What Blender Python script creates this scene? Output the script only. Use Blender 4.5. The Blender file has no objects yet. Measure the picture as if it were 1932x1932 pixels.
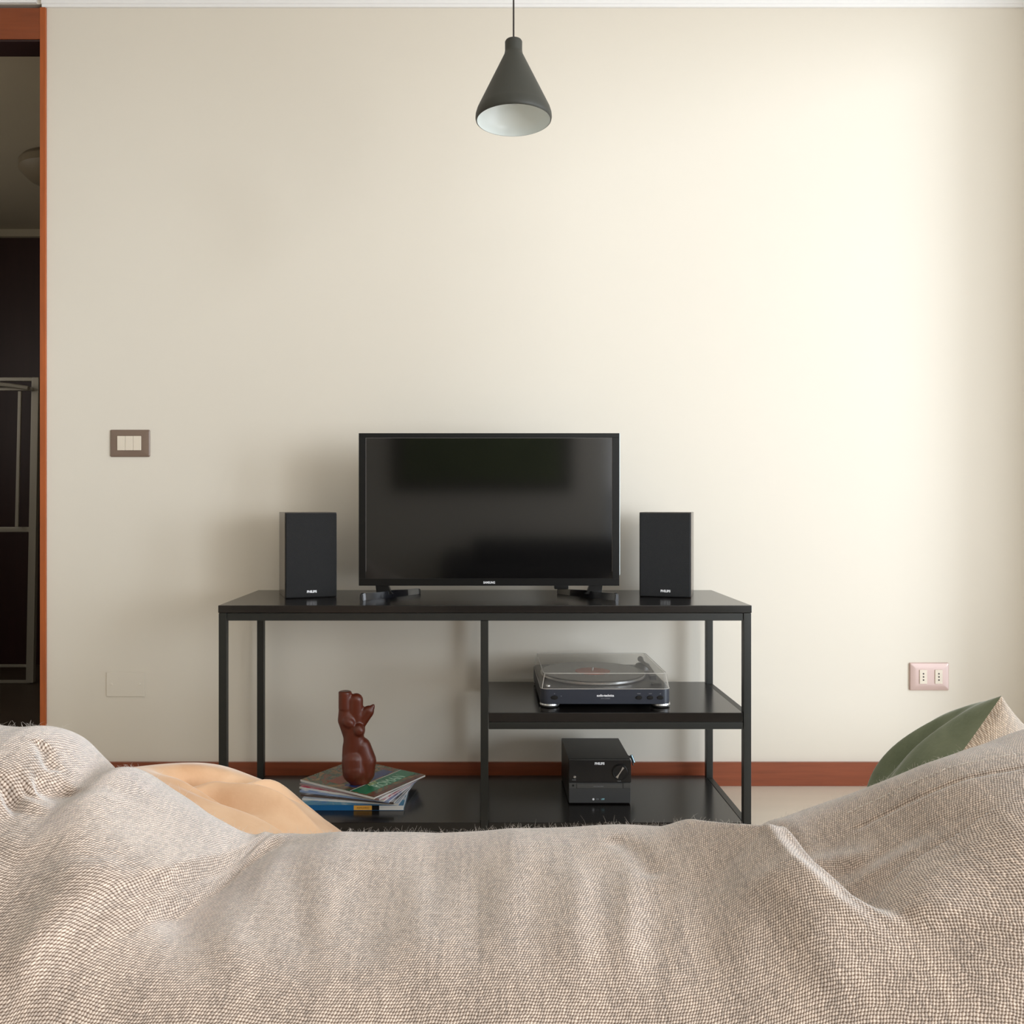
import bpy, bmesh, math, random
import numpy as np
from mathutils import Vector, Matrix, Euler
random.seed(7); rng = np.random.default_rng(7)
sc = bpy.context.scene
COL = sc.collection
PI = math.pi

# ---------------------------------------------------------------- camera, world, light
CAMZ = 0.885
cam = bpy.data.cameras.new('camera'); camo = bpy.data.objects.new('camera', cam); COL.objects.link(camo)
camo.location = (0, 0, CAMZ); camo.rotation_euler = (PI/2, 0, 0)
cam.sensor_width = 36; cam.lens = 36*1620/1932
cam.shift_x = 51/1932; cam.shift_y = -16/1932
cam.clip_start = 0.02
sc.camera = camo

w = bpy.data.worlds.new('world'); sc.world = w; w.use_nodes = True
w.node_tree.nodes['Background'].inputs[0].default_value = (0.86, 0.93, 1.0, 1)
w.node_tree.nodes['Background'].inputs[1].default_value = 1.0

sun = bpy.data.lights.new('sun', 'SUN'); suno = bpy.data.objects.new('sun', sun); COL.objects.link(suno)
sun.energy = 1.5; sun.angle = math.radians(22); sun.color = (0.80, 0.90, 1.0)
sdir = Vector((-0.80, 0.60, -0.05)).normalized()
suno.rotation_euler = sdir.to_track_quat('-Z', 'Y').to_euler()
suno.location = (4, -1, 3)

def area(name, loc, rot, sx, sy, energy, color):
    l = bpy.data.lights.new(name, 'AREA'); o = bpy.data.objects.new(name, l); COL.objects.link(o)
    l.shape = 'RECTANGLE'; l.size = sx; l.size_y = sy; l.energy = energy; l.color = color
    o.location = loc; o.rotation_euler = rot
    return o
# daylight through the forward right window; the other three lamps are added unseen fill
area('window_daylight', (2.06, 1.56, 1.25), (0, math.radians(108), 0), 2.2, 1.5, 16, (0.91, 0.95, 1.0))
area('window_daylight_rear', (2.06, -0.62, 1.35), (0, math.radians(118), 0), 2.0, 1.8, 50, (1.0, 0.99, 0.98))  # added to brighten beanbag and walls through the unseen rear opening
area('window_daylight_back', (0.4, -2.75, 1.7), (math.radians(104), 0, 0), 2.2, 1.4, 12, (1.0, 0.98, 0.96))  # added fill from behind the camera, tilted up for ceiling bounce
area('hall_daylight', (-3.2, 3.3, 1.6), (0, math.radians(-90), 0), 0.8, 0.6, 4.0, (1.0, 0.95, 0.88))  # added lamp brightening the hall, which has no window

sc.view_settings.view_transform = 'Standard'; sc.view_settings.look = 'None'
sc.view_settings.gamma = 1; sc.view_settings.use_curve_mapping = False
sc.view_settings.exposure = 0.26

# ---------------------------------------------------------------- materials
def srgb(r, g, b):
    f = lambda c: (c/255/12.92) if c/255 <= .04045 else ((c/255+.055)/1.055)**2.4
    return (f(r), f(g), f(b), 1)
def mat(name, col, rough=.5, metal=0., spec=.5, coat=0., nscale=0, namp=0., bump=0., bscale=200, aniso=None, trans=0., ior=1.5, alpha=1.):
    m = bpy.data.materials.new(name); m.use_nodes = True
    nt = m.node_tree; b = nt.nodes['Principled BSDF']
    b.inputs['Base Color'].default_value = col if len(col) == 4 else (*col, 1)
    b.inputs['Roughness'].default_value = rough; b.inputs['Metallic'].default_value = metal
    b.inputs['Specular IOR Level'].default_value = spec
    b.inputs['Coat Weight'].default_value = coat; b.inputs['Coat Roughness'].default_value = .08
    b.inputs['Transmission Weight'].default_value = trans; b.inputs['IOR'].default_value = ior
    b.inputs['Alpha'].default_value = alpha
    tc = nt.nodes.new('ShaderNodeTexCoord')
    if namp:
        mp = nt.nodes.new('ShaderNodeMapping'); nt.links.new(tc.outputs['Object'], mp.inputs[0])
        if aniso: mp.inputs['Scale'].default_value = aniso
        n = nt.nodes.new('ShaderNodeTexNoise'); n.inputs['Scale'].default_value = nscale or 5
        n.inputs['Detail'].default_value = 6
        nt.links.new(mp.outputs[0], n.inputs['Vector'])
        mx = nt.nodes.new('ShaderNodeMix'); mx.data_type = 'RGBA'
        c = list(col[:3])
        mx.inputs[6].default_value = (*[x*(1-namp) for x in c], 1)
        mx.inputs[7].default_value = (*[min(1, x*(1+namp)) for x in c], 1)
        nt.links.new(n.outputs[0], mx.inputs[0]); nt.links.new(mx.outputs[2], b.inputs['Base Color'])
    if bump:
        n2 = nt.nodes.new('ShaderNodeTexNoise'); n2.inputs['Scale'].default_value = bscale
        n2.inputs['Detail'].default_value = 3
        mp2 = nt.nodes.new('ShaderNodeMapping'); nt.links.new(tc.outputs['Object'], mp2.inputs[0])
        if aniso: mp2.inputs['Scale'].default_value = aniso
        nt.links.new(mp2.outputs[0], n2.inputs['Vector'])
        bp = nt.nodes.new('ShaderNodeBump'); bp.inputs['Strength'].default_value = bump
        bp.inputs['Distance'].default_value = .002
        nt.links.new(n2.outputs[0], bp.inputs['Height']); nt.links.new(bp.outputs[0], b.inputs['Normal'])
    return m

M = {}
M['wall'] = mat('wall_paint', srgb(227, 219, 205), .75, spec=.25, nscale=2, namp=.015, bump=.05, bscale=60)
M['ceiling'] = mat('ceiling_paint', srgb(236, 233, 226), .8)
M['cornice'] = mat('cornice_plaster', srgb(244, 242, 240), .7)
M['room'] = mat('room_paint', srgb(220, 215, 205), .8)
M['floor'] = mat('floor_tile', srgb(214, 201, 184), .3, nscale=3, namp=.06, aniso=(1, 6, 1))
M['redwood'] = mat('red_wood', srgb(140, 72, 44), .4, nscale=6, namp=.35, aniso=(1, 1, 14))
M['jambwood'] = mat('jamb_wood', srgb(172, 88, 40), .35, nscale=7, namp=.3, aniso=(12, 12, 1))
M['headwood'] = mat('header_wood', srgb(132, 66, 34), .35, nscale=5, namp=.3, aniso=(1, 1, 12))
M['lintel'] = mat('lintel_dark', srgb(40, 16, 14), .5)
M['darkwood'] = mat('dark_panel_wood', srgb(46, 22, 20), .5, nscale=3, namp=.4, aniso=(10, 1, 1))
M['hallwall'] = mat('hall_paint', srgb(170, 160, 140), .8)
M['hallfloor'] = mat('hall_floor', srgb(70, 58, 46), .45)
M['alu'] = mat('grey_metal', srgb(150, 144, 132), .45, metal=.3)
M['steel'] = mat('black_steel', srgb(32, 33, 30), .42, spec=.5, bump=.08, bscale=300)
M['board'] = mat('black_board', srgb(24, 21, 19), .2, spec=.6, nscale=14, namp=.45, aniso=(1, 22, 22))
M['screen'] = mat('screen_glass', srgb(8, 8, 9), .09, spec=.75)
M['bezel'] = mat('bezel_black', srgb(10, 10, 10), .3, spec=.35)
M['tvback'] = mat('tv_back_plastic', srgb(26, 26, 27), .45)
M['tvedge'] = mat('tv_edge', srgb(190, 200, 202), .3, metal=.2)  # pale tone holds the window light on the set's right edge
M['bezline'] = mat('bezel_line', srgb(110, 105, 102), .3)
M['footm'] = mat('glossy_foot', srgb(14, 15, 20), .12, spec=.9, coat=.5)
M['white'] = mat('white_print', srgb(238, 238, 240), .4)
M['grey'] = mat('grey_print', srgb(150, 152, 155), .4)
M['grille'] = mat('speaker_grille', srgb(30, 30, 31), .85, bump=.8, bscale=900)
M['cabw'] = mat('speaker_cabinet', srgb(58, 44, 36), .22, spec=1.0, nscale=10, namp=.2, aniso=(1, 1, 8))
M['ttbody'] = mat('turntable_navy', srgb(46, 50, 60), .38, spec=.5)
M['ttdark'] = mat('turntable_dark', srgb(34, 36, 42), .35)
M['silver'] = mat('silver', srgb(205, 205, 205), .22, metal=.9)
M['vinyl'] = mat('record_vinyl', srgb(44, 43, 44), .25, spec=.8)
M['label'] = mat('record_label', srgb(214, 106, 72), .5)
M['cover'] = mat('dust_cover', srgb(235, 232, 225), .04, trans=1., ior=1.25, alpha=.55)
def clear_cover():
    m = bpy.data.materials.new('clear_plastic'); m.use_nodes = True; nt = m.node_tree; L = nt.links.new
    p = nt.nodes['Principled BSDF']; p.inputs['Base Color'].default_value = srgb(225, 220, 212)
    p.inputs['Roughness'].default_value = .12; p.inputs['Specular IOR Level'].default_value = .7
    tr = nt.nodes.new('ShaderNodeBsdfTransparent'); tr.inputs[0].default_value = (.97, .965, .955, 1)
    lw = nt.nodes.new('ShaderNodeLayerWeight'); lw.inputs[0].default_value = .25
    mr = nt.nodes.new('ShaderNodeMapRange'); mr.inputs[3].default_value = .04; mr.inputs[4].default_value = .30
    L(lw.outputs['Fresnel'], mr.inputs[0])
    mx = nt.nodes.new('ShaderNodeMixShader'); L(mr.outputs[0], mx.inputs[0]); L(tr.outputs[0], mx.inputs[1]); L(p.outputs[0], mx.inputs[2])
    L(mx.outputs[0], nt.nodes['Material Output'].inputs[0]); return m
M['cover'] = clear_cover()
m_ = bpy.data.materials.new('clear_plastic_edge'); m_.use_nodes = True; n_ = m_.node_tree
n_.nodes['Principled BSDF'].inputs['Base Color'].default_value = srgb(235, 230, 222); n_.nodes['Principled BSDF'].inputs['Roughness'].default_value = .2
t_n = n_.nodes.new('ShaderNodeBsdfTransparent'); x_n = n_.nodes.new('ShaderNodeMixShader'); x_n.inputs[0].default_value = .5
n_.links.new(t_n.outputs[0], x_n.inputs[1]); n_.links.new(n_.nodes['Principled BSDF'].outputs[0], x_n.inputs[2]); n_.links.new(x_n.outputs[0], n_.nodes['Material Output'].inputs[0])
M['edge'] = m_  # pale mix standing for light caught on the cover's edges
M['hifi'] = mat('hifi_black', srgb(26, 27, 25), .4, bump=.15, bscale=400)
M['hifig'] = mat('hifi_gloss', srgb(24, 24, 25), .25)
M['hifig2'] = mat('hifi_grey', srgb(66, 66, 66), .38)
M['hifib'] = mat('hifi_brushed', srgb(92, 92, 90), .35, metal=.4)
M['black'] = mat('plain_black', srgb(12, 12, 12), .4)
M['cyan'] = mat('cyan_print', srgb(150, 205, 215), .4)
M['statue'] = mat('carved_mahogany', srgb(98, 40, 21), .36, spec=.5, coat=.12, nscale=12, namp=.4, aniso=(3, 3, .7), bump=.12, bscale=40)
M['page'] = mat('pages', srgb(236, 233, 228), .6, bump=.6, bscale=90, aniso=(.3, .3, 30))
M['shade'] = mat('lamp_shade_black', srgb(58, 58, 52), .5, spec=.4)
M['shadein'] = mat('lamp_inside_white', srgb(240, 246, 243), .3)
M['cable'] = mat('cable_black', srgb(32, 26, 22), .5)
M['bulb'] = mat('bulb_glass', srgb(235, 238, 238), .12)
M['switchp'] = mat('taupe_plate', srgb(124, 104, 90), .28, spec=.6)
M['outletp'] = mat('pinkish_plate', srgb(206, 180, 172), .25, spec=.6, metal=.2)
M['ivory'] = mat('ivory_plastic', srgb(228, 216, 198), .35)
M['hole'] = mat('socket_hole', srgb(60, 50, 44), .6)
M['picture'] = mat('picture_art', srgb(92, 104, 60), .6, nscale=3, namp=.5)
M['picframe'] = mat('picture_frame_wood', srgb(50, 34, 24), .5)

def velvet(name, col, dark):
    m = bpy.data.materials.new(name); m.use_nodes = True; nt = m.node_tree; b = nt.nodes['Principled BSDF']
    tc = nt.nodes.new('ShaderNodeTexCoord'); n = nt.nodes.new('ShaderNodeTexNoise')
    n.inputs['Scale'].default_value = 9; n.inputs['Detail'].default_value = 8
    nt.links.new(tc.outputs['Object'], n.inputs['Vector'])
    mx = nt.nodes.new('ShaderNodeMix'); mx.data_type = 'RGBA'
    mx.inputs[6].default_value = dark; mx.inputs[7].default_value = col
    cr = nt.nodes.new('ShaderNodeMapRange'); cr.inputs[1].default_value = .3; cr.inputs[2].default_value = .6
    nt.links.new(n.outputs[0], cr.inputs[0]); nt.links.new(cr.outputs[0], mx.inputs[0])
    nt.links.new(mx.outputs[2], b.inputs['Base Color'])
    b.inputs['Roughness'].default_value = .85; b.inputs['Specular IOR Level'].default_value = .1
    b.inputs['Sheen Weight'].default_value = .5; b.inputs['Sheen Roughness'].default_value = .4
    n2 = nt.nodes.new('ShaderNodeTexNoise'); n2.inputs['Scale'].default_value = 160; n2.inputs['Detail'].default_value = 4
    nt.links.new(tc.outputs['Object'], n2.inputs['Vector'])
    bp = nt.nodes.new('ShaderNodeBump'); bp.inputs['Strength'].default_value = .25; bp.inputs['Distance'].default_value = .002
    nt.links.new(n2.outputs[0], bp.inputs['Height']); nt.links.new(bp.outputs[0], b.inputs['Normal'])
    return m
M['tan'] = velvet('tan_velvet', srgb(228, 190, 154), srgb(206, 162, 124))
M['green'] = velvet('green_velvet', srgb(128, 136, 112), srgb(98, 108, 84))

def weave(name, cw=.0030, rh=.0032, light=(207, 189, 174), weft_shade=(98, 75, 57)):
    """plain weave: offset rows of short slanted yarns; per-yarn colour variation; real bump"""
    m = bpy.data.materials.new(name); m.use_nodes = True; nt = m.node_tree; L = nt.links.new
    b = nt.nodes['Principled BSDF']
    def math_(op, a, b_=None, c=None):
        n = nt.nodes.new('ShaderNodeMath'); n.operation = op
        for i, v in enumerate((a, b_, c)):
            if v is None: continue
            if isinstance(v, (int, float)): n.inputs[i].default_value = v
            else: L(v, n.inputs[i])
        return n.outputs[0]
    uv = nt.nodes.new('ShaderNodeUVMap'); uv.uv_map = 'UVMap'
    nz = nt.nodes.new('ShaderNodeTexNoise'); nz.inputs['Scale'].default_value = 60; nz.inputs['Detail'].default_value = 2
    L(uv.outputs[0], nz.inputs['Vector'])
    sep = nt.nodes.new('ShaderNodeSeparateXYZ'); L(uv.outputs[0], sep.inputs[0])
    sepn = nt.nodes.new('ShaderNodeSeparateColor'); L(nz.outputs['Color'], sepn.inputs[0])
    u0 = math_('ADD', sep.outputs[0], math_('MULTIPLY', math_('SUBTRACT', sepn.outputs[0], .5), cw*1.6))
    v0 = math_('ADD', sep.outputs[1], math_('MULTIPLY', math_('SUBTRACT', sepn.outputs[1], .5), rh*1.3))
    v = math_('DIVIDE', v0, rh); row = math_('FLOOR', v)
    fv = math_('SUBTRACT', math_('FRACT', v), .5)
    off = math_('MULTIPLY', math_('MODULO', math_('ABSOLUTE', row), 2.0), .5)
    u = math_('ADD', math_('ADD', math_('DIVIDE', u0, cw), off), math_('MULTIPLY', fv, -.38))
    cu = math_('FLOOR', u); fu = math_('SUBTRACT', math_('FRACT', u), .5)
    # yarn height: slim warp ovals standing over flatter weft
    au, av = math_('MULTIPLY', math_('ABSOLUTE', fu), 2.0), math_('MULTIPLY', math_('ABSOLUTE', fv), 2.0)
    hu = math_('MAXIMUM', math_('SUBTRACT', 1.0, math_('POWER', math_('DIVIDE', au, .80), 2.0)), 0.0)
    hv = math_('MAXIMUM', math_('SUBTRACT', 1.0, math_('POWER', math_('DIVIDE', av, 1.08), 2.4)), 0.0)
    hw = math_('MULTIPLY', math_('MAXIMUM', math_('SUBTRACT', 1.0, math_('POWER', math_('DIVIDE', av, .85), 2.0)), 0.0), .42)
    h = math_('MAXIMUM', math_('MULTIPLY', hu, hv), hw)
    comb = nt.nodes.new('ShaderNodeCombineXYZ'); L(cu, comb.inputs[0]); L(row, comb.inputs[1])
    wn = nt.nodes.new('ShaderNodeTexWhiteNoise'); wn.noise_dimensions = '2D'; L(comb.outputs[0], wn.inputs['Vector'])
    combc = nt.nodes.new('ShaderNodeCombineXYZ'); L(math_('FLOOR', math_('DIVIDE', u0, cw)), combc.inputs[0])
    L(math_('FLOOR', math_('DIVIDE', v0, rh*26)), combc.inputs[1])
    wc = nt.nodes.new('ShaderNodeTexWhiteNoise'); wc.noise_dimensions = '2D'; L(combc.outputs[0], wc.inputs['Vector'])
    fib = nt.nodes.new('ShaderNodeTexNoise'); fib.inputs['Scale'].default_value = 1.0; fib.inputs['Detail'].default_value = 4
    cf = nt.nodes.new('ShaderNodeCombineXYZ'); L(math_('MULTIPLY', u0, 2200), cf.inputs[0]); L(math_('MULTIPLY', v0, 700), cf.inputs[1])
    L(cf.outputs[0], fib.inputs['Vector'])
    big = nt.nodes.new('ShaderNodeTexNoise'); big.inputs['Scale'].default_value = 1.0; big.inputs['Detail'].default_value = 3
    cb = nt.nodes.new('ShaderNodeCombineXYZ'); L(math_('MULTIPLY', u0, 26), cb.inputs[0]); L(math_('MULTIPLY', v0, 9), cb.inputs[1])
    L(cb.outputs[0], big.inputs['Vector'])
    mx = nt.nodes.new('ShaderNodeMix'); mx.data_type = 'RGBA'
    mx.inputs[6].default_value = srgb(*weft_shade); mx.inputs[7].default_value = srgb(*light)  # dark colour holds both the brown weft and the shade between yarns
    mr = nt.nodes.new('ShaderNodeMapRange'); mr.interpolation_type = 'SMOOTHSTEP'
    mr.inputs[1].default_value = .0; mr.inputs[2].default_value = .75; L(h, mr.inputs[0])
    L(mr.outputs[0], mx.inputs[0])
    bri = math_('ADD', math_('MULTIPLY', wn.outputs[0], .44), math_('ADD', math_('MULTIPLY', wc.outputs[0], .22),
          math_('ADD', math_('MULTIPLY', fib.outputs[0], .36), math_('MULTIPLY', big.outputs[0], .56))))
    bri = math_('ADD', bri, .29)
    hs = nt.nodes.new('ShaderNodeVectorMath'); hs.operation = 'SCALE'
    L(mx.outputs[2], hs.inputs[0]); L(bri, hs.inputs['Scale'])
    L(hs.outputs[0], b.inputs['Base Color'])
    b.inputs['Roughness'].default_value = .8; b.inputs['Specular IOR Level'].default_value = .25
    b.inputs['Sheen Weight'].default_value = 1.0; b.inputs['Sheen Roughness'].default_value = .4
    hh = math_('ADD', math_('ADD', h, math_('MULTIPLY', fib.outputs[0], .35)), math_('MULTIPLY', wn.outputs[0], .25))
    bp = nt.nodes.new('ShaderNodeBump'); bp.inputs['Strength'].default_value = .75; bp.inputs['Distance'].default_value = .0011
    L(hh, bp.inputs['Height']); L(bp.outputs[0], b.inputs['Normal'])
    return m
M['weave'] = weave('beige_weave')
M['weave2'] = weave('beige_weave_cushion', .003, .003, (206, 190, 172), (150, 128, 108))
M['fibre'] = mat('fibre', srgb(225, 215, 205), .7)

# ---------------------------------------------------------------- helpers
def tag(o, label=None, cat=None, group=None, kind=None):
    if label: o['label'] = label
    if cat: o['category'] = cat
    if group: o['group'] = group
    if kind: o['kind'] = kind
    return o
def empty(name, loc=(0, 0, 0), rz=0, label=None, cat=None, group=None):
    o = bpy.data.objects.new(name, None); COL.objects.link(o)
    o.empty_display_size = .05
    o.location = loc; o.rotation_euler = (0, 0, rz)
    return tag(o, label, cat, group)
class MB:
    def __init__(s): s.bm = bmesh.new()
    def box(s, x0, x1, y0, y1, z0, z1, bev=0, seg=2, mtx=None):
        t = bmesh.new(); bmesh.ops.create_cube(t, size=1)
        for v in t.verts:
            v.co = Vector(((v.co.x+.5)*(x1-x0)+x0, (v.co.y+.5)*(y1-y0)+y0, (v.co.z+.5)*(z1-z0)+z0))
        if bev: bmesh.ops.bevel(t, geom=t.edges[:], offset=bev, segments=seg, affect='EDGES', profile=.5)
        if mtx: t.transform(mtx)
        return s._merge(t)
    def _merge(s, t):
        me = bpy.data.meshes.new('tmp'); t.to_mesh(me); t.free(); s.bm.from_mesh(me); bpy.data.meshes.remove(me); return s
    def lathe(s, prof, n=48, mtx=None):
        t = bmesh.new(); rings = []
        for r, z in prof:
            if r < 1e-6: rings.append([t.verts.new((0, 0, z))])
            else: rings.append([t.verts.new((r*math.cos(2*PI*i/n), r*math.sin(2*PI*i/n), z)) for i in range(n)])
        for a, b in zip(rings, rings[1:]):
            for i in range(n):
                j = (i+1) % n
                if len(a) == 1 and len(b) == 1: continue
                if len(a) == 1: t.faces.new((a[0], b[j], b[i]))
                elif len(b) == 1: t.faces.new((a[i], a[j], b[0]))
                else: t.faces.new((a[i], a[j], b[j], b[i]))
        bmesh.ops.recalc_face_normals(t, faces=t.faces[:])
        if mtx: t.transform(mtx)
        return s._merge(t)
    def prism(s, pts, z0, z1, bev=0, mtx=None):
        t = bmesh.new(); vs = [t.verts.new((x, y, z0)) for x, y in pts]
        f = t.faces.new(vs); r = bmesh.ops.extrude_face_region(t, geom=[f])
        for v in r['geom']:
            if isinstance(v, bmesh.types.BMVert): v.co.z = z1
        bmesh.ops.recalc_face_normals(t, faces=t.faces[:])
        if bev: bmesh.ops.bevel(t, geom=t.edges[:], offset=bev, segments=2, affect='EDGES', profile=.5)
        if mtx: t.transform(mtx)
        return s._merge(t)
    def tube(s, pts, r, n=10, cap=True, mtx=None):
        t = bmesh.new(); pts = [Vector(p) for p in pts]; rings = []
        up = Vector((0, 0, 1))
        for i, p in enumerate(pts):
            d = (pts[min(i+1, len(pts)-1)]-pts[max(i-1, 0)]).normalized()
            a = d.cross(up)
            if a.length < .05: a = d.cross(Vector((0, 1, 0)))
            a.normalize(); b = d.cross(a).normalized()
            rr = r[i] if isinstance(r, (list, tuple)) else r
            rings.append([t.verts.new(p+a*rr*math.cos(2*PI*k/n)+b*rr*math.sin(2*PI*k/n)) for k in range(n)])
        for a, b in zip(rings, rings[1:]):
            for i in range(n): t.faces.new((a[i], a[(i+1) % n], b[(i+1) % n], b[i]))
        if cap: t.faces.new(rings[0]); t.faces.new(rings[-1])
        bmesh.ops.recalc_face_normals(t, faces=t.faces[:])
        if mtx: t.transform(mtx)
        return s._merge(t)
    def ball(s, c, r, mtx=None, seg=24):
        t = bmesh.new(); bmesh.ops.create_uvsphere(t, u_segments=seg, v_segments=seg//2, radius=1)
        rr = r if isinstance(r, (tuple, list)) else (r, r, r)
        for v in t.verts: v.co = Vector((v.co.x*rr[0]+c[0], v.co.y*rr[1]+c[1], v.co.z*rr[2]+c[2]))
        if mtx: t.transform(mtx)
        return s._merge(t)
    def build(s, name, m, parent=None, smooth=True, angle=35):
        me = bpy.data.meshes.new(name); s.bm.to_mesh(me); s.bm.free()
        me.materials.append(m)
        o = bpy.data.objects.new(name, me); COL.objects.link(o)
        if parent: o.parent = parent
        if smooth:
            me.polygons.foreach_set('use_smooth', [True]*len(me.polygons))
            me.set_sharp_from_angle(angle=math.radians(angle))
        wnm = o.modifiers.new('weighted_normal', 'WEIGHTED_NORMAL'); wnm.keep_sharp = True; wnm.weight = 80
        return o
def struct(o): o['kind'] = 'structure'; return o
def SB(name, m, *boxes):
    b = MB()
    for bx in boxes: b.box(*bx)
    return struct(b.build(name, m, smooth=False))
def text(name, body, size, m, parent, mtx, width=None, bold=0, depth=.0003):
    cu = bpy.data.curves.new('t', 'FONT'); cu.body = body; cu.size = size; cu.align_x = 'CENTER'; cu.align_y = 'CENTER'
    cu.extrude = depth; cu.offset = bold
    to = bpy.data.objects.new('t', cu); COL.objects.link(to)
    bpy.context.view_layer.update()
    dg = bpy.context.evaluated_depsgraph_get()
    me = bpy.data.meshes.new_from_object(to.evaluated_get(dg)); bpy.data.objects.remove(to)
    if width:
        xs = [v.co.x for v in me.vertices]; k = width/(max(xs)-min(xs))
        for v in me.vertices: v.co.x *= k
    me.transform(mtx); me.name = name; me.materials.clear(); me.materials.append(m)
    o = bpy.data.objects.new(name, me); COL.objects.link(o); o.parent = parent
    return o
FRONT = Matrix.Rotation(PI/2, 4, 'X')      # text standing up, facing -Y
def T(x, y, z): return Matrix.Translation((x, y, z))

# ---------------------------------------------------------------- the room
WD = 2.70
JX = -1.378          # where the back wall ends at the passage
SB('wall_back', M['wall'], (JX, 2.02, WD, WD+.09, 0, 2.52))
SB('wall_back_beside_passage', M['wall'], (-2.9, -2.45, WD, WD+.09, 0, 2.52), (-2.45, JX, WD, WD+.09, 2.455, 2.52))
XR = 1.95
# right wall: forward window opening, plus an unseen rear one added for fill light
y0, y1, z0, z1 = 0.75, 2.38, 0.06, 2.44
a0, a1, c0, c1 = -1.6, 0.35, 0.06, 2.44
SB('wall_right', M['room'], (XR, XR+.14, -2.8, a0, 0, 2.52), (XR, XR+.14, a1, y0, 0, 2.52), (XR, XR+.14, y1, WD+.09, 0, 2.52), (1.76, XR-.0005, 2.45, WD-.0005, 0, 2.4995),  # last box: unseen corner column added to shade the back wall's right end
   (XR, XR+.14, a0, a1, 0, c0), (XR, XR+.14, a0, a1, c1, 2.52), (XR, XR+.14, y0, y1, 0, z0), (XR, XR+.14, y0, y1, z1, 2.52))
SB('wall_left', M['room'], (-2.98, -2.9, -2.9, WD+.09, 0, 2.52))
SB('wall_behind_camera', M['room'], (-2.98, -.9, -2.72, -2.62, 0, 2.52), (1.7, 2.09, -2.72, -2.62, 0, 2.52),
   (-.9, 1.7, -2.72, -2.62, 0, .35), (-.9, 1.7, -2.72, -2.62, 2.4, 2.52))
SB('wall_partition_behind_camera', M['room'], (-2.9, 1.0, -2.1, -2.02, 0, 1.75))
SB('ceiling', M['ceiling'], (-2.98, 2.09, -2.8, WD+.09, 2.50, 2.58))
SB('floor', M['floor'], (-2.98, 2.09, -2.8, WD+.02, -.06, 0))
SB('baseboard_back', M['redwood'], (JX+.0, 1.759, WD-.012, WD-.0002, 0.0005, .0735))
for i, (b0, b1, d0, d1) in enumerate(((y0, y1, z0, z1), (a0, a1, c0, c1))):  # the second frame sits in the added rear opening
    SB('window_%d' % (i+1), M['white'], (XR+.05, XR+.09, b0, b0+.04, d0, d1), (XR+.05, XR+.09, b1-.04, b1, d0, d1),
       (XR+.05, XR+.09, b0+.04, b1-.04, d0, d0+.04), (XR+.05, XR+.09, b0+.04, b1-.04, d1-.04, d1))

def cornice(name, x0, x1, wall, zlow, ztop, proj):
    t = bmesh.new()
    pr = [(0, zlow), (-.007, zlow), (-.007, zlow+.008), (-.011, zlow+.010)]
    for k in range(9):
        a = k/8*PI/2
        pr.append((-.011-(proj-.018)*(1-math.cos(a)), zlow+.010+(ztop-zlow-.018)*math.sin(a)))
    pr += [(-proj, ztop-.008), (-proj, ztop), (0, ztop)]
    A = [t.verts.new((x0, wall+p, z)) for p, z in pr]; B = [t.verts.new((x1, wall+p, z)) for p, z in pr]
    n = len(pr)
    for i in range(n): t.faces.new((A[i], A[(i+1) % n], B[(i+1) % n], B[i]))
    t.faces.new(A); t.faces.new(B)
    bmesh.ops.recalc_face_normals(t, faces=t.faces[:])
    b = MB(); b._merge(t); o = b.build(name, M['cornice'], angle=25); return struct(o)
cornice('trim_1', JX-.012, 1.7595, WD-.0002, 2.4425, 2.4995, .055)
cornice('trim_2', -2.9, JX-.03, WD-.0002, 2.4565, 2.4995, .05)

# passage frame: header, dark underside, right jamb
b = MB(); b.box(-2.45, JX-.018, WD-.006, WD+.085, 2.3425, 2.4405, .0015); struct(b.build('door_1', M['headwood']))
b = MB(); b.box(JX-.018, JX-.0003, WD-.008, WD+.098, 0, 2.4415, .0015); struct(b.build('trim_3', M['jambwood']))
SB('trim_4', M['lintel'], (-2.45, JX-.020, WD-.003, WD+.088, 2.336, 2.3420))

# hall beyond
HD = 4.72
SB('wall_hall_far', M['darkwood'], (-4.3, -1.2, HD, HD+.08, 0, 2.50))
SB('wall_hall_right', M['hallwall'], (-1.30, -1.22, WD+.10, HD, 0, 2.50))
SB('wall_hall_left', M['hallwall'], (-4.3, -4.22, WD+.09, HD, 0, 2.50), (-4.22, -2.9, WD+.02, WD+.09, 0, 2.50))
SB('ceiling_hall', M['hallwall'], (-4.3, -1.2, WD+.09, HD, 2.385, 2.45))
SB('floor_hall', M['hallfloor'], (-4.3, -1.2, WD+.021, HD, -.06, 0))
SB('trim_5', M['hallwall'], (-4.2, -1.31, HD-.03, HD-.0005, 2.345, 2.3845))
# ceiling lamp of the hall
h = empty('ceiling_lamp', (-1.846, 3.78, 2.385), 0, 'round dim ceiling lamp in the dark hall beyond the doorway, mostly hidden by the jamb', 'ceiling lamp')
b = MB(); b.lathe([(0, -.002), (.17, -.002), (.185, -.02), (.185, -.05), (.15, -.085), (.08, -.105), (0, -.11)], 48)
b.build('lamp_bowl', mat('hall_lamp', srgb(120, 108, 88), .5), h)
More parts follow.
